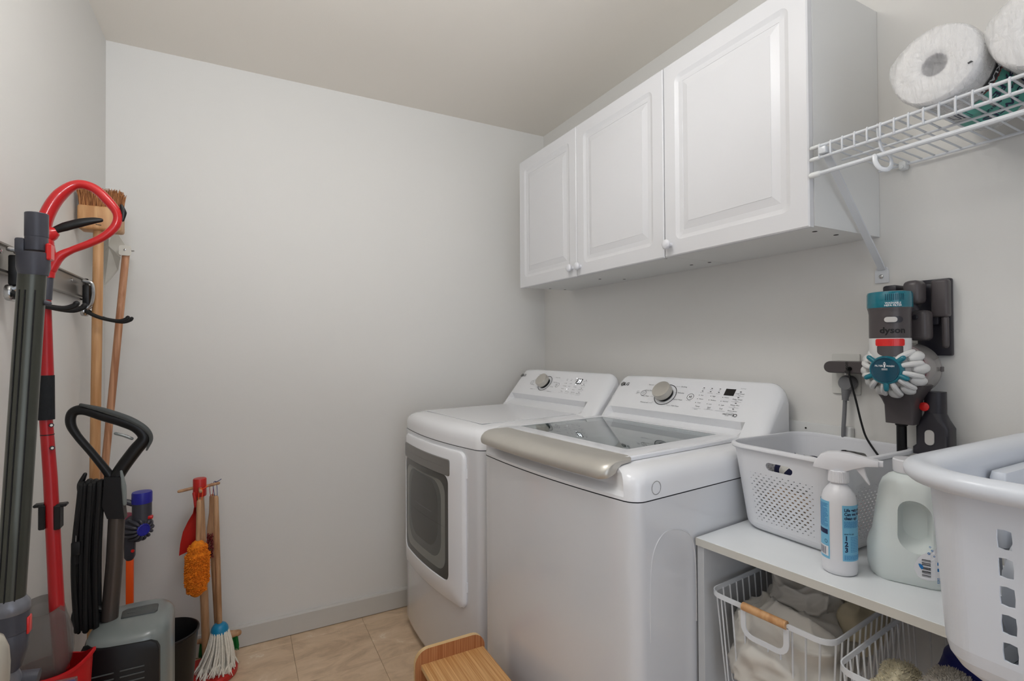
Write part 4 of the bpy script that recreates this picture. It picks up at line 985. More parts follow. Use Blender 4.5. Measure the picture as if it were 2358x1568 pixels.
# ------------------------------------------------------------------ perforated baskets
def perf_basket(b, hx0, hy0, hx1, hy1, h, r0, r1, rb, z0, z1, rows, pitch, hole, stagger, slots, nc=7, sq=0):
    def dims(z):
        t = z/h; ins = rb-sqrt(max(rb*rb-max(rb-z, 0)**2, 0)); ins = min(ins, rb*.96)
        return hx0+(hx1-hx0)*t-ins, hy0+(hy1-hy0)*t-ins, max(r0+(r1-r0)*t-ins*.5, .008)
    def side(k, a, z):
        hx, hy, r = dims(z)
        return (V(hx, a*(hy-r), z), V(-a*(hx-r), hy, z), V(-hx, -a*(hy-r), z), V(a*(hx-r), -hy, z))[k]
    low = [0] + [rb*(1-cos(pi/2*i/5)) for i in range(1, 6)] + [z0]
    hl = [z0+(z1-z0)*i/rows for i in range(1, rows+1)]
    zs0, zs1 = slots[1]; up = [zs0, zs1, h]
    def quadstrip(k, za, zb, n=6):
        for i in range(n):
            a0, a1 = -1+2*i/n, -1+2*(i+1)/n
            b.add([side(k, a0, za), side(k, a1, za), side(k, a1, zb), side(k, a0, zb)], [(0, 1, 2, 3)])
    def cell(k, a0, a1, za, zb, kx, kz, n=12):
        am, zm = (a0+a1)/2, (za+zb)/2
        out = [(a1, zm), (a1, zb), (am, zb), (a0, zb), (a0, zm), (a0, za), (am, za), (a1, za)]
        if kx <= 0:
            b.add([side(k, *q) for q in (out[5], out[6], out[7], out[1], out[2], out[3])], [(0, 1, 2, 3, 4, 5)]); return
        ins = []
        for i in range(8):
            an = pi/4*i; cx, sx_ = cos(an), sin(an)
            if sq and i % 2: cx, sx_ = math.copysign(.9, cx), math.copysign(.9, sx_)
            ins.append((am+(a1-a0)/2*kx*cx, zm+(zb-za)/2*kz*sx_))
        vs = [side(k, *q) for q in out+ins]
        b.add(vs, [(i, (i+1) % 8, 8+(i+1) % 8, 8+i) for i in range(8)])
    for k in range(4):
        for za, zb in zip(low[1:], low[2:]): quadstrip(k, za, zb)
        hx, hy, r = dims((z0+z1)/2); half = (hy if k in (0, 2) else hx)-r
        n = max(3, int(round(2*half/pitch)))
        for j in range(rows):
            za = z0 if j == 0 else hl[j-1]; zb = hl[j]; odd = stagger and j % 2
            edges = [-1+2*i/n for i in range(n+1)]
            if odd: edges = [-1]+[-1+2*(i+.5)/n for i in range(n)]+[1]
            for a0, a1 in zip(edges, edges[1:]):
                kx, kz = hole((a0+a1)/2, (j+.5)/rows) if (a1-a0) > 1.5/n else (0, 0)
                cell(k, a0, a1, za, zb, kx, kz)
        quadstrip(k, z1, zs0)
        fr = slots[0].get(k)
        if fr:
            L = fr
            b.add([side(k, *q) for q in ((-1, zs0), (-L, zs0), (-L, zs1), (-1, zs1))], [(0, 1, 2, 3)])
            b.add([side(k, *q) for q in ((L, zs0), (1, zs0), (1, zs1), (L, zs1))], [(0, 1, 2, 3)])
            n = 20; am = 0; oo = []; ii = []; zm = (zs0+zs1)/2; hz = (zs1-zs0)/2*.86; hx, hy, r = dims(zm); half = (hy if k in (0, 2) else hx)-r; ra = hz/half
            for i in range(n):
                an = 2*pi*(i+.5)/n; c_, s_ = cos(an), sin(an); mm = max(abs(c_), abs(s_))
                oo.append((L*c_/mm, zm+(zs1-zs0)/2*s_/mm)); ii.append((math.copysign(L*.93-ra, c_)+ra*c_, zm+hz*s_))
            vs = [side(k, *q) for q in oo+ii]; b.add(vs, [(i, (i+1) % n, n+(i+1) % n, n+i) for i in range(n)])
        else: quadstrip(k, zs0, zs1)
        quadstrip(k, zs1, h)
    lev = low[1:]+hl+up
    for k in range(4):
        for za, zb in zip(lev, lev[1:]):
            if zb-za < 1e-6: continue
            for i in range(nc):
                q = []
                for z, ii in ((za, i), (za, i+1), (zb, i+1), (zb, i)):
                    hx, hy, r = dims(z); a = pi/2*k+pi/2*ii/nc
                    cx, cy = ((hx-r, hy-r), (-hx+r, hy-r), (-hx+r, -hy+r), (hx-r, -hy+r))[k]
                    q.append(V(cx+r*cos(a), cy+r*sin(a), z))
                b.add(q, [(0, 1, 2, 3)])
    hx, hy, r = dims(low[1]); b.add([V(x, y, low[1]*0+.0) for x, y in rr(2*hx-.004, 2*hy-.004, r, nc)], [tuple(range(4*(nc+1)))])
    b.loft([[V(x, y, 0) for x, y in rr(2*hx-.004, 2*hy-.004, r, nc)], [V(x, y, low[1]) for x, y in rr(2*hx, 2*hy, r, nc)]], c0=False, c1=False)
    return dims
def solid(o, t):
    md = o.modifiers.new('thickness', 'SOLIDIFY'); md.thickness = t; md.offset = -1

pbk = thing('perforated_basket', 'white perforated plastic basket with slot handles, on the bench next to the washer', 'basket', (1.315, .793, TZ))
b = B()
def ph_(a, t):
    e = min(1-abs(a), .5)/.5; g_ = .30+.70*min(1, e*1.9); v_ = min(1, .45+1.5*min(t, 1-t)*2)
    return .48*g_*v_+.05, .48*g_*v_+.08
dm = perf_basket(b, .137, .126, .166, .150, .222, .048, .058, .022, .030, .158, 17, .0145, ph_, True, ({0: .42, 2: .42}, (.166, .190)), 14)
pw = b.build('wall', mt['pbask'], pbk, smooth=False, merge=True); solid(pw, .0022)
b = B(); rings = []
for off, z in ((-.0022, .210), (.000, .211), (.0065, .2125), (.0092, .2155), (.0092, .2195), (.0078, .2225), (.003, .2245), (-.001, .2240), (-.0026, .2215)):
    rings.append([V(x, y, z) for x, y in rr(2*(.165+off), 2*(.149+off), .058+off, 14)])
b.loft(rings, c0=False, c1=False, loop=True); b.build('rim', mt['pbask'], pbk, ang=40)
heap('striped_cloth', 'navy and white striped cloth on top in the perforated basket', 'cloth', mt['stripe'], (1.315, .805, TZ+.148), (.085, .085, .034), 21, amp=.02, f=14, ridge=.8)
heap('brown_cloth', 'tan cloth seen through the holes low in the perforated basket', 'cloth', mt['brown'], (1.265, .825, TZ+.060), (.065, .070, .048), 22, amp=.008, f=12)
heap('white_cloth', 'white cloth seen through the holes of the perforated basket', 'cloth', mt['sheet'], (1.335, .800, TZ+.085), (.080, .080, .068), 23, amp=.01, f=12)
heap('red_cloth', 'red cloth glimpsed through the near side of the perforated basket', 'cloth', mt['redcloth'], (1.345, .720, TZ+.055), (.05, .025, .042), 24, amp=.006, f=12)

# ------------------------------------------------------------------ spray bottle
sb = thing('spray_bottle', 'white spray bottle with sky blue labels, on the bench in front of the perforated basket', 'bottle', (1.122, .634, TZ))
SR = .0328
B().lathe([(.001, .0), (.028, .0), (SR-.001, .003), (SR, .010), (SR, .146), (SR-.0012, .155), (.0285, .167), (.022, .177), (.0160, .184), (.0150, .187), (.0150, .195)], 48).build('body', mt['bottle'], sb, ang=50)
A0 = math.atan2(-.634, -1.122)
cb = B(); ribs = []
for z, rr_ in ((.189, .0185), (.1902, .0191), (.2125, .0187), (.2140, .0175)):
    ribs.append([V(cos(2*pi*j/72)*(rr_+(.0005 if j % 2 else 0)), sin(2*pi*j/72)*(rr_+(.0005 if j % 2 else 0)), z) for j in range(72)])
cb.loft(ribs); cb.build('collar', mt['bottle'], sb, ang=20)
HD = V(sin(-A0)*1, 0, 0); hdir = V(cos(A0+pi/2-.10), sin(A0+pi/2-.10), 0); hn = hdir.cross(V(0, 0, 1))
hp_ = [(-.0460, .2330), (-.0425, .2450), (-.0330, .2590), (-.0200, .2665), (.000, .2690), (.020, .2680), (.062, .2600), (.070, .2590), (.070, .2470), (.050, .2450), (.044, .2430), (.028, .2370), (.008, .2275), (-.012, .2290)]
B().prism(hp_, lambda a, c, t: hdir*a+V(0, 0, c-.0165)+hn*t, -.0125, .0125, .0014, 2).build('spray_head', mt['bottle'], sb, ang=40)
B().prism(rr(.012, .012, .002, 2), lambda a, c, t: hdir*t+hn*a+V(0, 0, .2360+c), .069, .078, .0006, 1).build('nozzle', mt['bottle'], sb, ang=30)
B().prism([(.026, .240), (.046, .2445), (.0475, .236), (.050, .222), (.056, .2085), (.0545, .2060), (.049, .2120), (.041, .2240), (.033, .2340)], lambda a, c, t: hdir*a+V(0, 0, c-.0165)+hn*t, -.006, .006, .0015, 1).build('trigger', mt['bottle'], sb, ang=40)
def cyl_fn(a, r): return lambda x, y: V(cos(a+x/r)*r, sin(a+x/r)*r, y-.019)
def bars(q, rnd, x0, x1, y0, y1, n, fn, hh):
    for i in range(n):
        y = y1-(y1-y0)*(i+.5)/n; x = x0; xe = x1-rnd.random()*(x1-x0)*(.35 if i % 4 == 3 else .08)
        while x < xe:
            w2 = rnd.uniform(.0012, .0042); patch(q, x, min(x+w2, xe), y-hh/2, y+hh/2, fn); x += w2+.0008
rnd = random.Random(5)
lab = B(); f0 = cyl_fn(A0, SR+.0003)
xa, xb = SR*radians(10), SR*radians(112)
patch(lab, xa, xb, .052, .166, f0, 14); patch(lab, -SR*radians(122), -SR*radians(31), .050, .170, f0, 14); lab.build('blue_label', mt['label'], sb, smooth=False)
f1 = cyl_fn(A0, SR+.0006); q = B()
for i, s in enumerate(('Life gets messy.', 'Can we help', 'clean up?')): lettering(q, s, .0088, f1, xa+.0035, .1565-.0082*i, 'LEFT', .92, .0003)
for i, s in enumerate('123'): lettering(q, s, .0135, f1, xa+.0038, .0985-.0118*i, 'LEFT', 1, .0005)
lettering(q, 'HOW TO USE', .0032, f1, xa+.003, .1075, 'LEFT', 1, .0001)
patch(q, -SR*radians(88), -SR*radians(38), .1005, .1105, f1, 8)
ring2(q, -SR*radians(46), .0855, .0030, .0038, f1, 16)
for k in range(16):
    if k % 3 != 1: patch(q, -SR*radians(80)+.0012*k, -SR*radians(80)+.0012*k+(.0008 if k % 2 else .0005), .0580, .0735, cyl_fn(A0, SR+.0010))
q.build('navy_lettering', mt['navy'], sb, smooth=False)
q = B(); bars(q, rnd, xa+.003, xb-.012, .1205, .1340, 6, f1, .0010); bars(q, rnd, xa+.0155, xb-.018, .0700, .1030, 10, f1, .0009); bars(q, rnd, xa+.003, xb-.012, .0550, .0645, 4, f1, .0010)
bars(q, rnd, -SR*radians(100), -SR*radians(36), .1150, .1650, 19, f1, .0012); q.build('small_print', mt['blue_print'], sb, smooth=False)
q = B(); patch(q, -SR*radians(92), -SR*radians(36), .0555, .0760, cyl_fn(A0, SR+.0008), 6); q.build('barcode_panel', mt['bottle'], sb, smooth=False)

# ------------------------------------------------------------------ detergent jug
JR = math.atan2(.545, 1.215)
jg = thing('detergent_jug', 'frosted translucent detergent jug with a hollow grip, between bottle and laundry basket', 'jug', (1.222, .548, TZ), JR)
JP = [(.096, .122, 0, .03), (.104, .134, .004, .04), (.112, .146, .020, .045), (.114, .148, .060, .046), (.110, .142, .074, .046), (.105, .130, .088, .045), (.098, .116, .140, .040), (.092, .104, .180, .036), (.086, .092, .196, .034), (.072, .072, .207, .032), (.052, .052, .213, .0255), (.050, .050, .232, .0245)]
b = B()
for_r = [[V(x, y, z) for x, y in rr(wx, wy, r, 6)] for wx, wy, z, r in JP]; b.loft(for_r)
jb = b.build('body', mt['jug'], jg, ang=50)
cut = B(); cut.loft([[V(x_, -.008+a*k, .118+c*k+a*.12) for a, c in rr(.054, .096, .025, 6)] for x_, k in ((-.10, 1.12), (-.052, 1.06), (-.042, .97), (-.022, .88), (-.012, .72))])
cutter = cut.build('cutter', mt['jug'], jg); 
md = jb.modifiers.new('grip', 'BOOLEAN'); md.operation = 'DIFFERENCE'; md.object = cutter; md.solver = 'EXACT'
bpy.context.view_layer.update()
me = bpy.data.meshes.new_from_object(jb.evaluated_get(bpy.context.evaluated_depsgraph_get())); jb.modifiers.clear(); jb.data = me
me.polygons.foreach_set('use_smooth', [True]*len(me.polygons)); me.set_sharp_from_angle(angle=radians(50))
bpy.data.objects.remove(cutter)
B().lathe([(.0275, .216), (.0280, .218), (.0280, .240), (.0265, .2425), (.001, .243)], 40).build('screw_cap', mt['bottle'], jg, ang=30)
def jx(y, z):
    for (wx0, wy0, z0, r0), (wx1, wy1, z1, r1) in zip(JP, JP[1:]):
        if z0 <= z <= z1:
            t = (z-z0)/(z1-z0); wx = wx0+(wx1-wx0)*t; wy = wy0+(wy1-wy0)*t; r = r0+(r1-r0)*t
            e = max(0, abs(y)-(wy/2-r)); return -wx/2+r-sqrt(max(r*r-min(e, r*.98)**2, 0))
    return 0
jf = lambda h: (lambda x, y: V(jx(-x, y)-h, -x, y))
q = B()
n = 10
for i in range(n):                                         # white label, round at its left end
    for j in range(10):
        def lp(a, c):
            x = .004+a*.066; zc_ = .040+.018*a; hh = .027*sqrt(max(0, 1-(1-min(a*2.6, 1))**2))+.0*a; return (x, zc_+(c-.5)*2*hh + max(0, a-.45)*c*.075)
        P_ = [lp(i/n, j/10), lp((i+1)/n, j/10), lp((i+1)/n, (j+1)/10), lp(i/n, (j+1)/10)]
        q.add([jf(.0006)(*p_) for p_ in P_], [(0, 1, 2, 3)])
q.build('white_label', mt['bottle'], jg, smooth=False)
q = B()
for k in range(17):
    z = .026+.0020*k
    if k % 4 != 2: patch(q, .0170, .0305, z, z+(.0014 if k % 3 else .0008), jf(.0011), 3)
q.build('barcode', mt['dink'], jg, smooth=False)
q = B(); q.add([jf(.0011)(x, y) for x, y in ((.046, .107), (.060, .107), (.060, .150))], [(0, 1, 2)])
q.add([jf(.0015)(.0165+a, .046+c) for a, c in ((-.005, .003), (-.002, .004), (.002, .001), (.003, -.004), (0, -.007), (-.003, -.003))], [tuple(range(6))])
rnd = random.Random(8); bars(q, rnd, .042, .056, .080, .102, 8, jf(.0011), .0012); bars(q, rnd, .040, .055, .016, .028, 4, jf(.0011), .0011)
for z in (.040, .052): patch(q, .0405, .0465, z, z+.006, jf(.0011))
for x, z, r in ((.028, .072, .0022), (.033, .078, .0018), (.030, .084, .0016), (.036, .068, .0015)): ring2(q, x, z, r*.5, r, jf(.0011), 10)
q.build('blue_print', mt['blue_print'], jg, smooth=False)

# ------------------------------------------------------------------ laundry basket
LB = V(1.135, .205, TZ)
lbk = thing('laundry_basket', 'large pale laundry basket with square holes and a thick rim, near end of the bench', 'basket', LB)
b = B(); sqh = lambda a, t: (.60, .72) if abs(a) < .86 else (0, 0)
perf_basket(b, .250, .160, .276, .176, .296, .042, .058, .058, .060, .246, 5, .0265, sqh, False, ({0: .45, 2: .45}, (.256, .274)), 18, 1)
lw_ = b.build('wall', mt['lbask'], lbk, smooth=False, merge=True); solid(lw_, .003)
b = B(); rings = []
for off, z in ((-.003, .280), (.020, .279), (.034, .281), (.041, .288), (.042, .298), (.036, .305), (.024, .3085), (.010, .306), (.000, .299), (-.003, .290)):
    rings.append([V(x, y, z) for x, y in rr(2*(.274+off), 2*(.174+off), .085+off, 10)])
b.loft(rings, c0=False, c1=False, loop=True); b.build('rim', mt['lbask'], lbk, ang=50)
b = B(); b.loft([[V(x, y, z) for x, y in rr(w1, w2, .012, 4, cx, cy)] for w1, w2, cx, cy, z in ((.02, .20, .262, 0, .18), (.024, .22, .262, 0, .270), (.022, .215, .262, 0, .279))]); b.build('grip_moulding', mt['lbask'], lbk)
for y in (-.155, .155):
    b = B(); b.loft([[V(x, yy, z) for x, yy in rr(w1, w2, .006, 4, .05, y)] for w1, w2, z in ((.20, .014, .15), (.22, .022, .262), (.21, .020, .272))]); b.build('side_moulding', mt['lbask'], lbk)
heap('white_laundry', 'white laundry seen through the holes of the large laundry basket', 'laundry', mt['linen'], (LB.x, LB.y, TZ+.116), (.222, .135, .100), 31, amp=.012, f=9, power=3.2)

# ------------------------------------------------------------------ tool rail and hooks on the left wall
rl = thing('tool_rail', 'grey metal tool rail along the left wall', 'rail', (L_, 1.5, 1.448))
B().loft([[V(x, y, z) for x, z in ((0, -.030), (.012, -.034), (.020, -.032), (.020, -.027), (.013, -.026), (.013, .024), (.019, .026), (.019, .030), (.012, .032), (0, .030))] for y in (-.75, .595)]).build('channel', mt['rail'], rl, ang=20)
B().box(0, .022, .594, .606, -.036, .034, .003, 1).build('end_cap', mt['black'], rl)
for y in (-.06, .45): B().lathe([(.005, 0), (.005, .002), (.001, .003)], 12, (.013, y, .012), 'X').build('screw', mt['chrome'], rl)

def rail_hook(label, Y):
    t = thing('rail_hook', label, 'hook', (L_, Y, 1.40), 0, 'spring hooks on the tool rail')
    b = B(); b.tube(smooth_path([(.026, .020, .065), (.046, .020, .060), (.050, .018, .030), (.044, .012, -.005), (.030, .008, -.020)], 5), .0048, 9, round_=True)
    b.tube(smooth_path([(.026, -.020, .065), (.046, -.020, .060), (.050, -.018, .030), (.044, -.012, -.005), (.030, -.008, -.020)], 5), .0048, 9, round_=True); b.build('wire_clip', mt['chrome'], t)
    b = B(); b.prism(rr(.062, .034, .015, 5), lambda a, c, q: V(.020+q, a, -.026+c), 0, .012, .003, 2); b.build('pad', mt['chrome'], t)
    b = B(); b.box(.022, .040, -.014, .014, -.01, .055, .004, 2); b.build('clamp_body', mt['black'], t)
    for sg in (-1, 1):
        b = B(); b.tube(smooth_path([(.026, sg*.016, -.022), (.045, sg*.026, -.036), (.075, sg*.030, -.050), (.115, sg*.032, -.058), (.135, sg*.032, -.052), (.140, sg*.032, -.046)], 5), .0058, 10, round_=True); b.build('arm', mt['rubber'], t)
    return t
rail_hook('black and silver spring hook holding the wooden broom, by the rail end', 2.035)
rail_hook('black and silver spring hook behind the tall grey tube', 1.46)

# ------------------------------------------------------------------ broom and long-handled dustpan
B.k = .84
Yb = 2.05
def lean(top, bot, r, nm, m, parent, n=16, **k):
    return B().tube([top, top+(bot-top)*.3, top+(bot-top)*.7, bot], r, n, **k).build(nm, m, parent)
bt = at(227, 540, 'Y', Yb); bo = bt+(at(218, 1100, 'Y', Yb)-bt)*(bt.z-.05)/(bt.z-at(218, 1100, 'Y', Yb).z)
br = thing('wooden_broom', 'wooden broom hung head up, with brown coir bristles, behind the red looped handle', 'broom', bt)
lean(V(0, 0, .01), bo-bt, [.0165, .0165, .0160, .0150], 'pole', mt['wood'], br, round_=True)
hc = at(234, 508, 'Y', Yb)-bt
B().box(hc.x-.055, hc.x+.055, -.035, .035, hc.z-.036, hc.z+.040, .008, 3).build('head', mt['wood'], br)
b = B(); rnd = random.Random(2)
for i in range(64):
    for j in range(16):
        x = hc.x-.050+.100*i/63+rnd.uniform(-.002, .002); y = -.030+.060*j/15+rnd.uniform(-.002, .002); z0_ = hc.z+.038; l_ = .052+rnd.uniform(-.006, .007)
        dxx = (x-hc.x)*.10+rnd.uniform(-.003, .003); dyy = y*.2+rnd.uniform(-.003, .003)
        b.tube([(x, y, z0_), (x+dxx*.5, y+dyy*.5, z0_+l_*.6), (x+dxx*1.2, y+dyy*1.2, z0_+l_)], [.0017, .0014, .0008], 4)
b.box(hc.x-.049, hc.x+.049, -.028, .028, hc.z+.036, hc.z+.078, .003, 1)
b.build('bristles', mt['bristle'], br, kind='stuff')
B().tube([hc+V(-.008, -.0355, -.020), hc+V(.006, -.0355, -.022)], .0012, 6).build('screw', mt['black'], br)

Yd = 2.22
dt = at(290, 585, 'Y', Yd); dl = at(248, 1010, 'Y', Yd); db = dt+(dl-dt)*1.35
dpn = thing('long_dustpan', 'white metal dustpan on a long reddish wooden handle, hung upside down in the corner', 'dustpan', dt)
lean(V(0, 0, 0), db-dt, .0135, 'handle', mt['woodr'], dpn, round_=True)
B().prism(rr(.036, .036, .007, 3), lambda a, c, t: V(a+.000, -.016-t, c+.010), 0, .003, .0008, 1).build('bracket', mt['pan'], dpn)
B().lathe([(.004, 0), (.004, .003), (.001, .004)], 12, V(0, -.019, .012), (V(1, 0, 0), V(0, 0, 1), V(0, -1, 0))).build('rivet', mt['chrome'], dpn)
B().tube([(.014, 0, .012), (.024, 0, .013)], .003, 8).build('pivot_pin', mt['chrome'], dpn)
def sheetq(b, pts, th):
    pts = [Vector(p) for p in pts]; n = (pts[1]-pts[0]).cross(pts[2]-pts[0]).normalized()*th/2
    b.loft([[p+n for p in pts], [p-n for p in pts]])
pp = lambda x, y, Y: at(x, y, 'Y', Y)-dt
b = B()
sheetq(b, [pp(262, 522, 2.25), pp(293, 572, 2.22), pp(276, 590, 2.22), pp(250, 566, 2.24)], .002)
sheetq(b, [pp(251, 567, 2.24), pp(277, 592, 2.22), pp(272, 622, 2.25), pp(240, 660, 2.27), pp(236, 580, 2.28)], .002)
sheetq(b, [pp(251, 567, 2.24), pp(236, 580, 2.28), pp(206, 545, 2.36), pp(214, 520, 2.36), pp(250, 520, 2.27)], .002)
sheetq(b, [pp(208, 560, 2.33), pp(214, 596, 2.32), pp(186, 628, 2.31)], .002)
sheetq(b, [pp(236, 572, 2.29), pp(236, 600, 2.29), pp(182, 634, 2.30), pp(208, 565, 2.33)], .002)
b.build('pan', mt['pan'], dpn, smooth=False)

# ------------------------------------------------------------------ red looped mop standing in its bucket
B.k = .75
Ym = 1.50
mp0 = at(112, 640, 'Y', Ym)
mop = thing('spray_mop', 'red mop with a looped trigger handle and black foam grip, against the left wall', 'mop', mp0)
mpx = lambda x, y, dy=0: at(x, y, 'Y', Ym+dy)-mp0
PX = .00098
cl = [(106, 560, 23), (100, 525, 23), (112, 487, 22), (138, 449, 21), (176, 425, 15.5), (215, 433, 16.5), (247, 461, 17), (270, 492, 15), (266, 520, 15), (240, 544, 14), (205, 561, 13), (165, 576, 12), (136, 592, 16), (118, 622, 16)]
b = B(); path = smooth_path([mpx(x, y) for x, y, _ in cl], 6); rad = interp([r*PX for *_, r in cl], 6)
b.tube(path, rad, 16, flat=.85, up=V(0, 1, 0), round_=True)
b.tube([mpx(104, 565), mpx(112, 600), mpx(113, 640)], [.022, .021, .0135], 16)
b.build('loop_handle', mt['red'], mop, ang=60)
b = B(); b.tube(smooth_path([mpx(110, 540), mpx(122, 536), mpx(132, 533)], 4), interp([.024, .020, .012], 4), 14); b.build('trigger_hub', mt['red'], mop)
b = B(); b.tube(smooth_path([mpx(124, 531), mpx(150, 522), mpx(185, 513), mpx(215, 508), mpx(232, 507)], 5), interp([.010, .0135, .0135, .010, .0065], 5), 14, round_=True, flat=.8, up=V(0, 0, 1)); b.build('trigger', mt['black'], mop)
b = B(); b.tube(smooth_path([mpx(280, 474), mpx(284, 490), mpx(282, 507)], 4), interp([.005, .009, .005], 4), 12, round_=True, flat=.7); b.build('thumb_pad', mt['black'], mop)
q1 = [mpx(111, 640), mpx(107, 690), mpx(108, 865), mpx(106, 966), mpx(116, 1100), mpx(131, 1400), mpx(143, 1540)]
b = B(); b.tube([q1[0], q1[1], q1[2]], [.0118, .0112, .0165], 18); b.build('upper_pole', mt['red_pole'], mop)
b = B(); b.tube([q1[0]+V(0, 0, 0), q1[0]+(q1[1]-q1[0])*1.0], .0128, 18); b.build('pole_clip', mt['wandc'], mop)
b = B(); b.tube([q1[2]+V(0, 0, .001), q1[2]*.5+q1[3]*.5, q1[3]], [.0178, .0192, .0205], 22); b.build('foam_grip', mt['foam'], mop)
b = B(); b.tube([q1[3], q1[4], q1[5], q1[6]], [.0155, .0168, .0182, .018], 20); b.build('lower_pole', mt['red_pole'], mop)
for y in (978, 1030):
    c = mpx(111 if y < 1000 else 113, y); B().lathe([(.0064, 0), (.0064, .0012)], 16, c+V(.0085, -.0135, 0), (V(.84, .54, 0), V(0, 0, 1), V(.54, -.84, 0))).build('round_mark', mt['dink'], mop)
    B().lathe([(.0035, 0), (.0035, .0004)], 14, c+V(.0085, -.0135, 0)+V(.54, -.84, 0)*.0012, (V(.84, .54, 0), V(0, 0, 1), V(.54, -.84, 0))).build('round_mark_centre', mt['plate'], mop)
B().tube([mpx(109, 999.5), mpx(109, 1001.5)], .0166, 18).build('cord_loop', mt['black'], mop)
for sg, x0 in ((-1, 100), (1, 135)):
    b = B(); c = mpx(x0, 1165); b.box(c.x-.006, c.x+.006, -.014, .014, c.z-.050, c.z+.004, .002, 1); b.box(c.x+(-.016 if sg < 0 else -.004), c.x+(.004 if sg < 0 else .016), -.010, .010, c.z-.001, c.z+.006, .002, 1); b.build('bottle_clip', mt['black'], mop)

Yg = 1.50
gc = at(96, 1480, 'Y', Yg)
bk = thing('mop_bucket', 'tall red mop bucket with a pouring lip, under the red mop', 'bucket', (gc.x+.012, Yg, 0))
zt = at(96, 1540, 'Y', Yg).z
bo_ = B(); rings = []
for r, z in ((.058, .0), (.060, .004), (.074, zt), (.080, zt), (.080, zt-.006), (.077, zt-.006)):
    r *= .82; rings.append([V(cos(2*pi*j/40)*(r + (max(0, cos(2*pi*j/40))**8*.018 if z > .1 and r > .058 else 0)), sin(2*pi*j/40)*r*.86, z + (max(0, cos(2*pi*j/40))**10*.022 if z > .1 else 0)) for j in range(40)])
bo_.loft(rings[:3], c1=False); bo_.loft(rings[2:], c0=False, c1=False); bo_.build('shell', mt['red_bucket'], bk, ang=40)
gd = thing('splash_guard', 'smoky translucent scoop-shaped splash guard set in the red bucket, around the red pole', 'guard', (gc.x, Yg, gc.z))
b = B(); rings = []; kg = .80
tt = at(105, 1392, 'Y', Yg).z-gc.z; bb = at(130, 1556, 'Y', Yg).z-gc.z
prof = [(.046, tt), (.056, tt*.62), (.068, tt*.2), (.0705, -.02), (.066, bb*.55), (.058, bb*.85), (.050, bb)]
for r, z in prof:
    r *= kg; rings.append([V(cos(2*pi*j/48)*r, sin(2*pi*j/48)*r*.80, z + (sin(2*pi*j/48)*.012 if z == tt else 0)) for j in range(48)])
b.loft(rings, c0=False, c1=False); o_ = b.build('scoop', mt['smoke'], gd, ang=60); solid(o_, .0022)

# ------------------------------------------------------------------ grey vacuum tube hung near the doorway
B.k = .74
Yw = 1.05
w0 = at(74, 640, 'Y', Yw); w1 = at(24, 1385, 'Y', Yw)
wn = thing('vacuum_wand', 'tall grey vacuum tube with its power head, hanging nearest on the left wall', 'vacuum', w0)
wx = lambda x, y, dy=0: at(x, y, 'Y', Yw+dy)-w0
dw = (w1-w0).normalized()
b = B(); b.tube([V(0, 0, 0)-dw*.010, (w1-w0)*.5, w1-w0+dw*.01], [.0232, .0234, .0236], 28)
for a in (-.6, .15, .8):
    pass
b.build('tube', mt['wand'], wn)
b = B()
for a in (radians(235), radians(262), radians(300)):
    off = V(cos(a)*.0174, sin(a)*.0174, 0); b.tube([off+dw*.02, w1-w0+off], .0014, 6)
b.build('tube_ridge', mt['black'], wn)
B().lathe([(.0195, .030), (.0195, .066), (.0185, .067), (.001, .067)], 32, wx(84, 590), 'Z').build('top_socket', mt['wandc'], wn)
c = wx(77, 590); B().lathe([(.024, -.030), (.0275, -.018), (.0275, .003), (.0268, .005), (.018, .006)], 32, c, 'Z').build('collar', mt['wandc'], wn)
c = wx(84, 560); B().lathe([(.0185, -.012), (.0190, -.010), (.0190, .0175), (.0180, .019), (.0150, .019), (.0145, .004), (.001, .004)], 32, c).build('top_socket_lip', mt['wandc'], wn)
c = wx(48, 566); B().box(c.x-.006, c.x+.006, -.008, .008, c.z-.012, c.z+.012, .003, 2).build('clip_block', mt['wandc'], wn)
c = wx(116, 580); B().box(c.x-.004, c.x+.003, -.010, .010, c.z-.014, c.z+.012, .002, 1).build('release_button', mt['dysr'], wn)
b = B(); b.tube([wx(90, 692), wx(112, 699)], .0055, 12, round_=True); b.build('button_pin', mt['wandc'], wn)
B().sphere(wx(89, 691)+V(0, -.004, 0), .0058, 14, 8, (1, .7, .8)).build('button_tip', mt['chrome'], wn)
e = w1-w0
B().lathe([(.0236, .006), (.0300, -.002), (.0315, -.006), (.0315, -.014), (.030, -.016)], 32, e).build('lower_collar', mt['wandl'], wn)
B().lathe([(.0300, -.014), (.0300, -.045), (.0292, -.0455), (.0292, -.0475), (.0296, -.048), (.027, -.075), (.018, -.100), (.010, -.108), (.001, -.109)], 32, e).build('lower_housing', mt['wandc'], wn)
B().box(e.x+.020, e.x+.0235, -.008, .008, e.z-.052, e.z-.026, .002, 2).build('lower_button', mt['dysr'], wn)
b = B(); b.tube([e+V(-.004, 0, -.100), e+V(.002, .004, -.122)], .016, 18, round_=True); b.build('swivel_joint', mt['wandl'], wn)
b = B(); b.tube([e+V(.000, .012, -.126), e+V(.030, .012, -.130)], .0165, 22); b.build('neck_barrel', mt['wandc'], wn)
b = B(); b.tube([e+V(-.020, .008, -.156), e+V(.075, .012, -.160)], .021, 26); b.build('roller_cover', mt['smoke'], wn)
b = B(); b.tube([e+V(-.018, .008, -.156), e+V(.073, .012, -.160)], .016, 20); b.build('brush_roller', mt['purple'], wn)
Yc = .80
cc = at(0, 1535, 'Y', Yc)
cn = thing('metal_canister', 'champagne metal canister with a domed lid, at the very corner below the grey tube', 'canister', (cc.x-.018, Yc, 0))
hz = cc.z
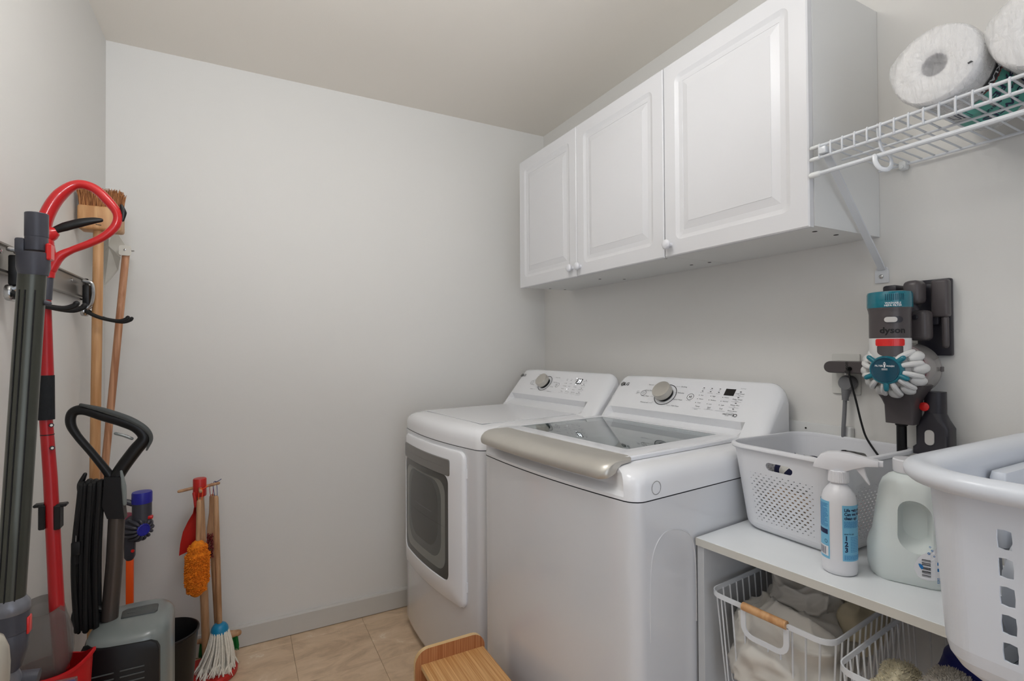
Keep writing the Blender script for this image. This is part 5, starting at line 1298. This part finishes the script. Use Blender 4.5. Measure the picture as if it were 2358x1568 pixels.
B().lathe([(.030, 0), (.034, .004), (.034, hz-.02)], 36).build('body', mt['champagne'], cn, ang=40)
B().lathe([(.0348, hz-.02), (.0355, hz), (.034, hz+.018), (.028, hz+.032), (.016, hz+.040), (.001, hz+.042)], 36).build('lid', mt['champagne'], cn, ang=50)

# ------------------------------------------------------------------ upright vacuum cleaner
B.k = .80
Yv = 1.75
v0 = at(300, 1480, 'Y', Yv)
uv = thing('upright_vacuum', 'black upright vacuum with an open loop handle and grey pod, facing the washer', 'vacuum', (v0.x, Yv, 0))
vx = lambda x, y, dy=0: at(x, y, 'Y', Yv+dy)-V(v0.x, Yv, 0)
VP = .00119
ul = [(262, 1108, 18), (285, 1072, 18), (312, 1036, 18), (333, 1008, 17), (318, 985, 17), (285, 970, 17), (240, 957, 16), (195, 944, 14.5), (168, 950, 13), (163, 975, 12), (178, 1003, 10), (212, 1043, 10), (246, 1085, 11), (258, 1105, 13)]
b = B(); b.tube(smooth_path([vx(x, y) for x, y, _ in ul], 6), interp([r*VP for *_, r in ul], 6), 16, flat=1.0, up=V(0, 1, 0)); b.build('loop_handle', mt['black'], uv, ang=60)
b = B(); b.tube(smooth_path([vx(186, 932, -.014), vx(240, 945, -.016), vx(300, 966, -.016), vx(336, 988, -.014), vx(348, 1010, -.010), vx(338, 1036, -.010)], 5), interp([.005, .009, .010, .009, .006, .003], 5), 10, round_=True, flat=.6); b.build('grip_inlay', mt['vacd'], uv)
b = B(); b.tube(smooth_path([vx(266, 998), vx(285, 1003), vx(304, 1010)], 4), .005, 10, round_=True); b.build('release_trigger', mt['vacg'], uv)
b = B(); b.loft([[vx(x+dx_*k, y)+V(0, yy, 0) for dx_, yy in ((-1, -.020), (1, -.020), (1.15, 0), (1, .020), (-1, .020), (-1.15, 0))] for x, y, k in ((262, 1095, 19), (264, 1120, 22), (262, 1160, 24), (270, 1190, 20))]); b.build('neck', mt['black'], uv, ang=60)
b = B(); b.tube(smooth_path([vx(279, 1085, -.016), vx(285, 1120, -.018), vx(287, 1160, -.018)], 4), interp([.004, .0075, .006], 4), 10, round_=True); b.build('neck_inlay', mt['vacg'], uv)
b = B(); b.tube([vx(270, 1160), vx(264, 1290), vx(252, 1425)], [.0235, .0240, .0245], 22); b.build('tube', mt['vact'], uv)
# wound power cord: long upright turns over two hooks
rnd = random.Random(4)
for k in range(7):
    x_ = 190+k*7.2; zt_, zb_ = vx(x_, 1112).z+rnd.uniform(-.004, .004), vx(x_-6, 1440).z+rnd.uniform(-.006, .006); cx = vx(x_, 1112).x; cx2 = vx(x_-8+rnd.uniform(-4, 4), 1440).x
    dy = -.006+.004*(k % 3); w_ = .017
    loop = [V(cx, dy-w_, zt_-.02), V(cx, dy-w_*.6, zt_), V(cx, dy+w_*.6, zt_), V(cx, dy+w_, zt_-.02), V((cx+cx2)/2-.004, dy+w_*1.1, (zt_+zb_)/2), V(cx2, dy+w_, zb_+.02), V(cx2, dy+w_*.6, zb_), V(cx2, dy-w_*.6, zb_), V(cx2, dy-w_, zb_+.02), V((cx+cx2)/2-.006+rnd.uniform(-.004, .004), dy-w_*1.1, (zt_+zb_)/2)]
    b = B(); b.tube(smooth_path(loop, 5, True), .0080, 9, closed=True); b.build('cord_turn', mt['rubber'], uv)
b = B(); b.tube(smooth_path([vx(246, 1118), vx(200, 1150), vx(188, 1135), vx(186, 1115), vx(196, 1092)], 5), interp([.009, .009, .010, .010, .006], 5), 10, round_=True); b.build('upper_cord_hook', mt['black'], uv)
b = B(); b.tube(smooth_path([vx(246, 1405), vx(200, 1400), vx(180, 1408), vx(175, 1428), vx(181, 1456)], 5), interp([.010, .011, .014, .014, .006], 5), 10, round_=True); b.build('lower_cord_hook', mt['black'], uv)
pgm = B(); c = vx(181, 1256); pgm.box(c.x-.009, c.x+.011, -.035, -.013, c.z-.016, c.z+.020, .004, 2); pgm.tube([c+V(.001, -.024, -.014), c+V(.002, -.024, -.040)], [.007, .0045], 10); pgm.build('plug', mt['rubber'], uv)
pgm = B()
for d_ in (-.004, .005): pgm.box(c.x-.0008+.001, c.x+.0008+.001, -.024+d_-.0025, -.024+d_+.0025, c.z+.019, c.z+.036)
pgm.build('plug_prong', mt['chrome'], uv)
b = B(); b.tube(smooth_path([vx(222, 1450), vx(206, 1470), vx(199, 1490), vx(200, 1505), vx(213, 1514)], 5), .0058, 10, round_=True); b.build('cord_end', mt['rubber'], uv)
# pod body
zc = vx(300, 1470).z
cx = vx(306, 1500).x
def podr(w, d, r, z, dx_=0, dy=0): return [V(cx+dx_+x*.90, dy+y, z) for x, y in rr(w, d, r, 6)]
zT = vx(320, 1410).z
b = B(); b.loft([podr(.200, .215, .06, .10), podr(.206, .220, .06, .14), podr(.206, .220, .06, zT-.040), podr(.204, .218, .062, zT-.029), podr(.196, .206, .062, zT-.018), podr(.178, .182, .060, zT-.009, .002, .004), podr(.150, .150, .055, zT-.004, .004, .008), podr(.120, .118, .05, zT-.001, .005, .010), podr(.06, .05, .02, zT, .005, .01)])
b.build('pod', mt['vacg'], uv, ang=50)
b = B()
fr = [(-.092, .12), (.064, .12), (.074, .16), (.074, zT-.060), (.068, zT-.042), (.054, zT-.032), (-.02, zT-.028), (-.092, zT-.024)]
b.prism(fr, lambda a, c_, t: V(cx+a, -.1145-t, c_), -.040, 0, .003, 2); b.build('front_panel', mt['black'], uv, ang=40)
vs0 = B(); vs0.box(-.026, .026, -.002, .002, -.0016, .0016, .0008, 1); first = None
for col_ in (-.048, .016):
    for i in range(9):
        p_ = (cx+col_, -.1152, zT-.092-.0155*i)
        if first is None: first = vs0.build('vent_slat', mt['vacd'], uv); first.location = p_
        else: share(first, 'vent_slat', uv, p_)
b = B(); b.prism([(-.046, -.030), (.030, -.032), (.036, -.022), (.034, .018), (.026, .024), (-.040, .024), (-.050, .014)], lambda a, c_, t: V(cx+a+.022, .010+c_, zT-.012+t), 0, .0155, .003, 2); b.build('top_inset', mt['vacd'], uv)
b = B(); b.prism(rr(.018, .020, .003, 3), lambda a, c_, t: V(cx-.004+a, .008+c_, zT+.0032+t), 0, .0012, .0004, 1); b.build('pod_button', mt['vacd'], uv)
b = B(); b.box(cx+.100, cx+.106, -.03, .03, .15, .26, .003, 2); b.build('side_latch', mt['dysl'], uv)
b = B(); b.loft([[V(cx+x, -.05+y, z) for x, y in rr(w, d, r, 5)] for w, d, r, z in ((.27, .24, .03, .008), (.28, .25, .03, .02), (.27, .24, .03, .06), (.22, .19, .03, .085), (.15, .14, .03, .105))]); b.build('floor_head', mt['black'], uv, ang=40)
for sx in (-.09, .09): B().tube([(cx+sx-.012, .075, .035), (cx+sx+.012, .075, .035)], .035, 24).build('wheel', mt['rubber'], uv)

# ------------------------------------------------------------------ black waste bin
B.k = 1.0
bn = thing('waste_bin', 'plain black round waste bin behind the upright vacuum', 'bin', (-.228, 2.135, 0))
b = B(); b.lathe([(.001, .003), (.070, .003), (.073, 0), (.076, .003), (.097, .262), (.101, .266), (.101, .272), (.097, .274), (.094, .270), (.073, .010), (.001, .009)], 48, caps=False); b.build('shell', mt['black'], bn, ang=40)

# ------------------------------------------------------------------ toy handheld vacuum with an orange stick
Yt = 2.30
t0_ = at(327, 1180, 'Y', Yt)
tv = thing('toy_stick_vacuum', 'small grey toy vacuum with royal blue cap on an orange stick, behind the upright vacuum', 'toy vacuum', (t0_.x, Yt, 0))
tx = lambda x, y, dy=0: at(x, y, 'Y', Yt+dy)-V(t0_.x, Yt, 0)
ca = tx(327, 1180); r_ = .0300
B().lathe([(r_, tx(327, 1208).z), (r_*1.01, tx(327, 1155).z), (r_*.99, tx(327, 1152).z)], 32, (0, 0, 0)).build('body', mt['wandc'], tv)
B().lathe([(r_*1.05, tx(327, 1157).z), (r_*1.06, tx(327, 1154).z), (r_*1.06, tx(327, 1135).z), (r_*1.0, tx(327, 1132).z), (.001, tx(327, 1131.5).z)], 32).build('cap', mt['purple'], tv, ang=30)
tca = V(.55, -.83, 0).normalized(); tcs = V(.83, .55, 0); TA = (tcs, V(0, 0, 1), tca); tco = tx(318, 1216)-tca*.005
B().lathe([(.042, -.03), (.040, -.01), (.034, .014), (.026, .032)], 32, tco, TA).build('cyclone_cone', mt['wandc'], tv)
for k in range(14):
    a = 2*pi*k/14; q3 = lambda r, z: tco+(tcs*cos(a)+V(0, 0, 1)*sin(a))*r+tca*z
    b = B(); b.tube(smooth_path([q3(.019, .040), q3(.029, .040), q3(.038, .026), q3(.044, .002)], 3), interp([.003, .0052, .0065, .006], 3), 8, round_=True); b.build('cyclone_pipe', mt['wandc'], tv)
B().lathe([(.0225, .036), (.0225, .043), (.019, .045), (.018, .043), (.001, .043)], 28, tco, TA).build('hub_cap', mt['purple'], tv)
B().lathe([(.043, -.03), (.044, -.034), (.043, -.085), (.036, -.09), (.001, -.091)], 30, tco, TA).build('toy_bin', mt['magenta'], tv)
b = B(); c = tx(345, 1188); b.box(c.x-.013, c.x+.012, -.022, -.006, c.z-.006, c.z+.006, .003, 2); b.build('red_switch', mt['dysr'], tv)
b = B(); b.tube(smooth_path([tx(307, 1160), tx(288, 1156), tx(276, 1165), tx(276, 1205), tx(288, 1212), tx(305, 1206)], 5), .0105, 10); b.build('hand_grip', mt['wandc'], tv)
c = tx(299, 1285); c2_ = tx(299, 1238)
b = B(); b.loft([[V(c.x+x, y, z) for x, y in rr(w_, d_, .008, 4)] for w_, d_, z in ((.020, .022, c.z-.006), (.032, .032, c.z+.006), (.034, .034, c2_.z), (.034, .034, c2_.z+.03))]); b.build('connector', mt['wandc'], tv)
b = B(); b.lathe([(.0055, 0), (.0055, .003), (.001, .0035)], 14, V(c.x+.011, -.0165, c.z+.030), (V(1, 0, 0), V(0, 0, 1), V(0, -1, 0))); b.build('red_latch', mt['dysr'], tv)
b = B(); b.box(c.x-.0108, c.x+.0112, -.0105, .0105, .03, c.z-.004, .003, 2); b.build('orange_stick', mt['orange'], tv)
b = B(); b.loft([[V(c.x+x, -.01+y, z) for x, y in rr(w_, d_, .012, 4)] for w_, d_, z in ((.15, .06, .004), (.15, .06, .022), (.10, .05, .032), (.03, .03, .045))]); b.build('toy_floor_head', mt['wandc'], tv)

# ------------------------------------------------------------------ toy cleaning set on its stand
Ys = 2.285
s0 = V(-.112, Ys, 0)
st = thing('toy_stand', 'wooden toy stand with red round base and red peg hub, by the back wall', 'toy stand', s0)
sx_ = lambda x, y, Y=Ys: at(x, y, 'Y', Y)-s0
B().lathe([(.001, 0), (.098, 0), (.104, .005), (.104, .020), (.098, .026), (.03, .029), (.001, .029)], 56).build('base', mt['red_toy'], st, ang=40)
hz0 = sx_(460, 1142).z; hz1 = sx_(460, 1101).z; hxc = sx_(460, 1120).x
b = B(); b.tube([V(0, 0, .026), V(hxc*.5, 0, .4), V(hxc, 0, hz0+.01)], .0140, 18); b.build('post', mt['wood_toy'], st)
B().lathe([(.0205, hz0), (.0225, hz0+.003), (.0225, hz1-.003), (.0205, hz1), (.001, hz1+.0005)], 32, V(hxc, 0, 0)).build('peg_hub', mt['red_toy'], st, ang=40)
hm = (hz0+hz1)/2
pgs = [(V(-.066, -.006, hm-.006), V(-.016, 0, hm)), (V(.062, .004, hm+.006), V(.016, 0, hm)), (V(.006, -.055, hm-.004), V(.002, -.015, hm)), (V(0, .055, hm), V(0, .015, hm))]
for a_, b_ in pgs:
    b = B(); b.tube([V(hxc, 0, 0)+b_, V(hxc, 0, 0)+a_], .0058, 12, round_=True); b.build('peg', mt['wood_toy'], st)
PEG = lambda i: s0+V(hxc, 0, 0)+pgs[i][0]
def loopcord(parent, top, bot, m, tail=True):
    b = B(); d = V(.006, 0, 0); b.tube(smooth_path([bot+d*.6, top+d+V(0, 0, -.006), top+V(0, 0, .009), top-d+V(0, 0, -.006), bot-d*.6], 5), .0011, 6)
    if tail: b.tube(smooth_path([top+V(0, -.004, .006), top+V(.012, -.006, .010), top+V(.022, -.004, .016)], 4), .0012, 6)
    b.build('hanging_cord', m, parent)
# duster
Yq = 2.228; du = at(459, 1165, 'Y', Yq)
d_ = thing('toy_duster', 'fluffy orange toy duster on a short wooden stick, hung on the stand', 'toy duster', du); dl_ = lambda x, y: at(x, y, 'Y', Yq)-du
b = B(); b.tube([dl_(459, 1155), dl_(456, 1270)], .0088, 14, round_=True); b.build('stick', mt['wood_toy'], d_)
p0, p1 = dl_(455, 1275), dl_(453, 1345); rnd = random.Random(6)
b = B(); b.tube([p0+(p1-p0)*t for t in (-.25, 0, .5, 1, 1.2)], [.024, .033, .034, .034, .024], 20, round_=True); b.build('duster_core', mt['orange_pile'], d_)
b = B(); dd = (p1-p0)
for k in range(3600):
    t = rnd.uniform(-.28, 1.25); a = rnd.uniform(0, 2*pi); rr_ = .0335 if 0 < t < 1 else .026
    base = p0+dd*t+V(cos(a)*rr_, sin(a)*rr_, 0); n_ = V(cos(a), sin(a), (t-.5)*.9 if not 0 < t < 1 else 0).normalized()
    tw = V(rnd.uniform(-1, 1), rnd.uniform(-1, 1), rnd.uniform(-1, 1))*.0045; l_ = rnd.uniform(.003, .006)
    b.tube([base, base+n_*l_*.6+tw*.5, base+n_*l_+tw], [.0017, .0019, .0012], 4)
b.build('pile', mt['orange_pile'], d_, kind='stuff'); loopcord(d_, PEG(2)-du+V(0, .012, 0), dl_(459, 1166), mt['orange'])
# dustpan
Yp = 2.27; dq = at(448, 1185, 'Y', Yp); tp = thing('toy_dustpan', 'small red toy dustpan hung on the left peg of the toy stand', 'toy dustpan', dq); dk_ = lambda x, y, Y=Yp: at(x, y, 'Y', Y)-dq
b = B(); L1 = [(449, 1158), (444, 1182), (432, 1202), (421, 1225), (415, 1252), (412, 1280)]; L2 = [(455, 1160), (455, 1182), (456, 1204), (457, 1226), (458, 1250), (459, 1262)]
rings = []
for (xa_, ya_), (xb_, yb_) in zip(smooth_path([V(x, y, 0) for x, y in L1], 3), smooth_path([V(x, y, 0) for x, y in L2], 3)) if False else zip(L1, L2):
    A_, B2 = dk_(xa_, ya_), dk_(xb_, yb_, Yp+.02); M_ = (A_+B2)/2+V(0, .012, 0); rings.append([A_, M_, B2, B2+V(0, .004, 0), M_+V(0, .004, 0), A_+V(0, .004, 0)])
b.loft(rings); b.build('pan', mt['red_toy'], tp, ang=60)
b = B(); b.tube(smooth_path([dk_(451, 1166), dk_(449, 1148), dk_(447, 1136)], 4), .006, 10, round_=True); b.build('handle', mt['red_toy'], tp)
# hand brush
Yh = 2.325; bq = at(487, 1190, 'Y', Yh); tb_ = thing('toy_hand_brush', 'small wooden toy brush with dark red bristles, hung behind the toy mop stick', 'toy brush', bq); bh = lambda x, y: at(x, y, 'Y', Yh)-bq
b = B(); b.loft([[c_+V(x, y, 0) for x, y in rr(w_, .014, .004, 3)] for c_, w_ in ((bh(487, 1142), .014), (bh(486, 1180), .014), (bh(484, 1215), .022), (bh(485, 1232), .026), (bh(486, 1280), .024))]); b.build('brush_back', mt['wood_toy'], tb_)
b = B()
for i in range(150):
    c_ = bh(482+rnd.uniform(-5, 9), rnd.uniform(1226, 1280)); b.tube([c_+V(0, -.006, 0), c_+V(rnd.uniform(-.003, .003), -.026, rnd.uniform(-.003, .003))], [.0016, .0011], 4)
b.build('bristles', mt['red_print'], tb_, kind='stuff'); loopcord(tb_, bh(487, 1118), bh(487, 1143), mt['red_toy'], False)
# mop
Yo = 2.262; mq = at(498, 1150, 'Y', Yo); tm = thing('toy_mop', 'wooden toy string mop with a sky blue cup, hung on the right peg', 'toy mop', mq); mo = lambda x, y, dy=0: at(x, y, 'Y', Yo+dy)-mq
b = B(); b.tube([mo(497, 1146), mo(500, 1250), mo(505, 1432)], [.0092, .0096, .0100], 14, round_=True); b.build('stick', mt['wood_toy'], tm)
c = mo(506, 1448); AXm = V(.03, 0, 1).normalized()
B().lathe([(.030, -.012), (.0305, -.004), (.028, .008), (.021, .018), (.012, .023), (.001, .0235)], 32, c).build('cup', mt['blue'], tm, ang=50)
rnd = random.Random(11)
for k in range(44):
    a = 2*pi*k/44+rnd.uniform(-.05, .05); ri = .027 if k % 2 else .017; zb_ = -.052-.096-rnd.uniform(-.014, .010); ro = (.058 if k % 2 else .036)+rnd.uniform(-.006, .006)
    ex = rnd.uniform(-.006, .006)
    pth = smooth_path([c+V(cos(a)*ri, sin(a)*ri, -.004), c+V(cos(a)*(ri*.55+ro*.45), sin(a)*(ri*.55+ro*.45)*.9, zb_*.45), c+V(cos(a)*ro+ex-.009, sin(a)*ro*.8, zb_*.86)], 5)
    b = B(); b.tube(pth, [.0036+.0005*(i % 2) for i in range(len(pth))], 7)
    e_ = pth[-1]; dn = (pth[-1]-pth[-2]).normalized()
    for q_ in range(9):
        f_ = dn+V(rnd.uniform(-.7, .7), rnd.uniform(-.7, .7), rnd.uniform(-.3, .2)); b.tube([e_-dn*.004, e_+f_*.013, e_+f_*.024+V(0, 0, -.004)], [.0030, .0026, .0008], 4)
    b.build('yarn', mt['cotton'], tm)
loopcord(tm, PEG(1)-mq+V(-.012, 0, 0), mo(498, 1150), mt['navycloth'])
# broom behind
Yr = 2.345; rq_ = at(490, 1160, 'Y', Yr); to = thing('toy_broom', 'wooden toy broom with green bristles standing behind the toy mop', 'toy broom', rq_); bo2 = lambda x, y: at(x, y, 'Y', Yr)-rq_
b = B(); b.tube([bo2(489, 1142), bo2(491, 1300), bo2(500, 1448)], [.0080, .0084, .0088], 12, round_=True); b.build('stick', mt['wood_toy'], to)
e0, e1 = bo2(455, 1478), bo2(549, 1457)
b = B(); b.tube([e0, e0*.75+e1*.25, (e0+e1)/2+V(0, 0, .006), e0*.25+e1*.75, e1], [.008, .014, .019, .0165, .012], 14, round_=True, flat=.9); b.build('brush_block', mt['wood_toy'], to)
b = B()
for i in range(420):
    t = rnd.uniform(.06, .97); p_ = e0+(e1-e0)*t+V(0, rnd.uniform(-.010, .010), -.008); b.tube([p_, p_+V((t-.45)*.012, rnd.uniform(-.004, .004), -.052+rnd.uniform(-.004, .004))], [.0015, .0012], 4)
b.build('bristles', mt['green'], to, kind='stuff')

# ------------------------------------------------------------------ wooden step stool
so = V(.570, 1.478, 0)
stl = thing('step_stool', 'oak veneer step stool with rounded end boards, on the floor in front of the washer', 'stool', so)
def endboard(y):
    r = .042; w2 = .113; h = .352; pl2 = [(-w2, 0), (w2, 0)]
    for i in range(8): a = pi/2*i/7; pl2.append((w2-r+r*cos(a), h-r+r*sin(a)))
    for i in range(8): a = pi/2+pi/2*i/7; pl2.append((-w2+r+r*cos(a), h-r+r*sin(a)))
    b = B(); b.prism(pl2, lambda a, c, t: V(a, y+t, c), -.0145, 0); o = b.build('end_board', None, stl, mats=[mt['oak_v'], mt['oak_edge']], ang=30)
    for p in o.data.polygons:
        if abs(p.normal.y) < .5: p.material_index = 1
    return o
endboard(.0145); endboard(-.345)
b = B(); b.box(-.095, .108, -.345, .0002, .294, .309, .0008, 1); o = b.build('top_board', None, stl, mats=[mt['oak_h'], mt['oak_edge']], ang=20)
for p in o.data.polygons:
    if abs(p.normal.z) < .5: p.material_index = 1
B().box(-.095, .080, -.345, .0002, .10, .115, .0008, 1).build('lower_board', mt['oak_h'], stl)
B().box(.070, .085, -.345, .0002, .115, .293, .0008, 1).build('back_board', mt['oak_v'], stl)
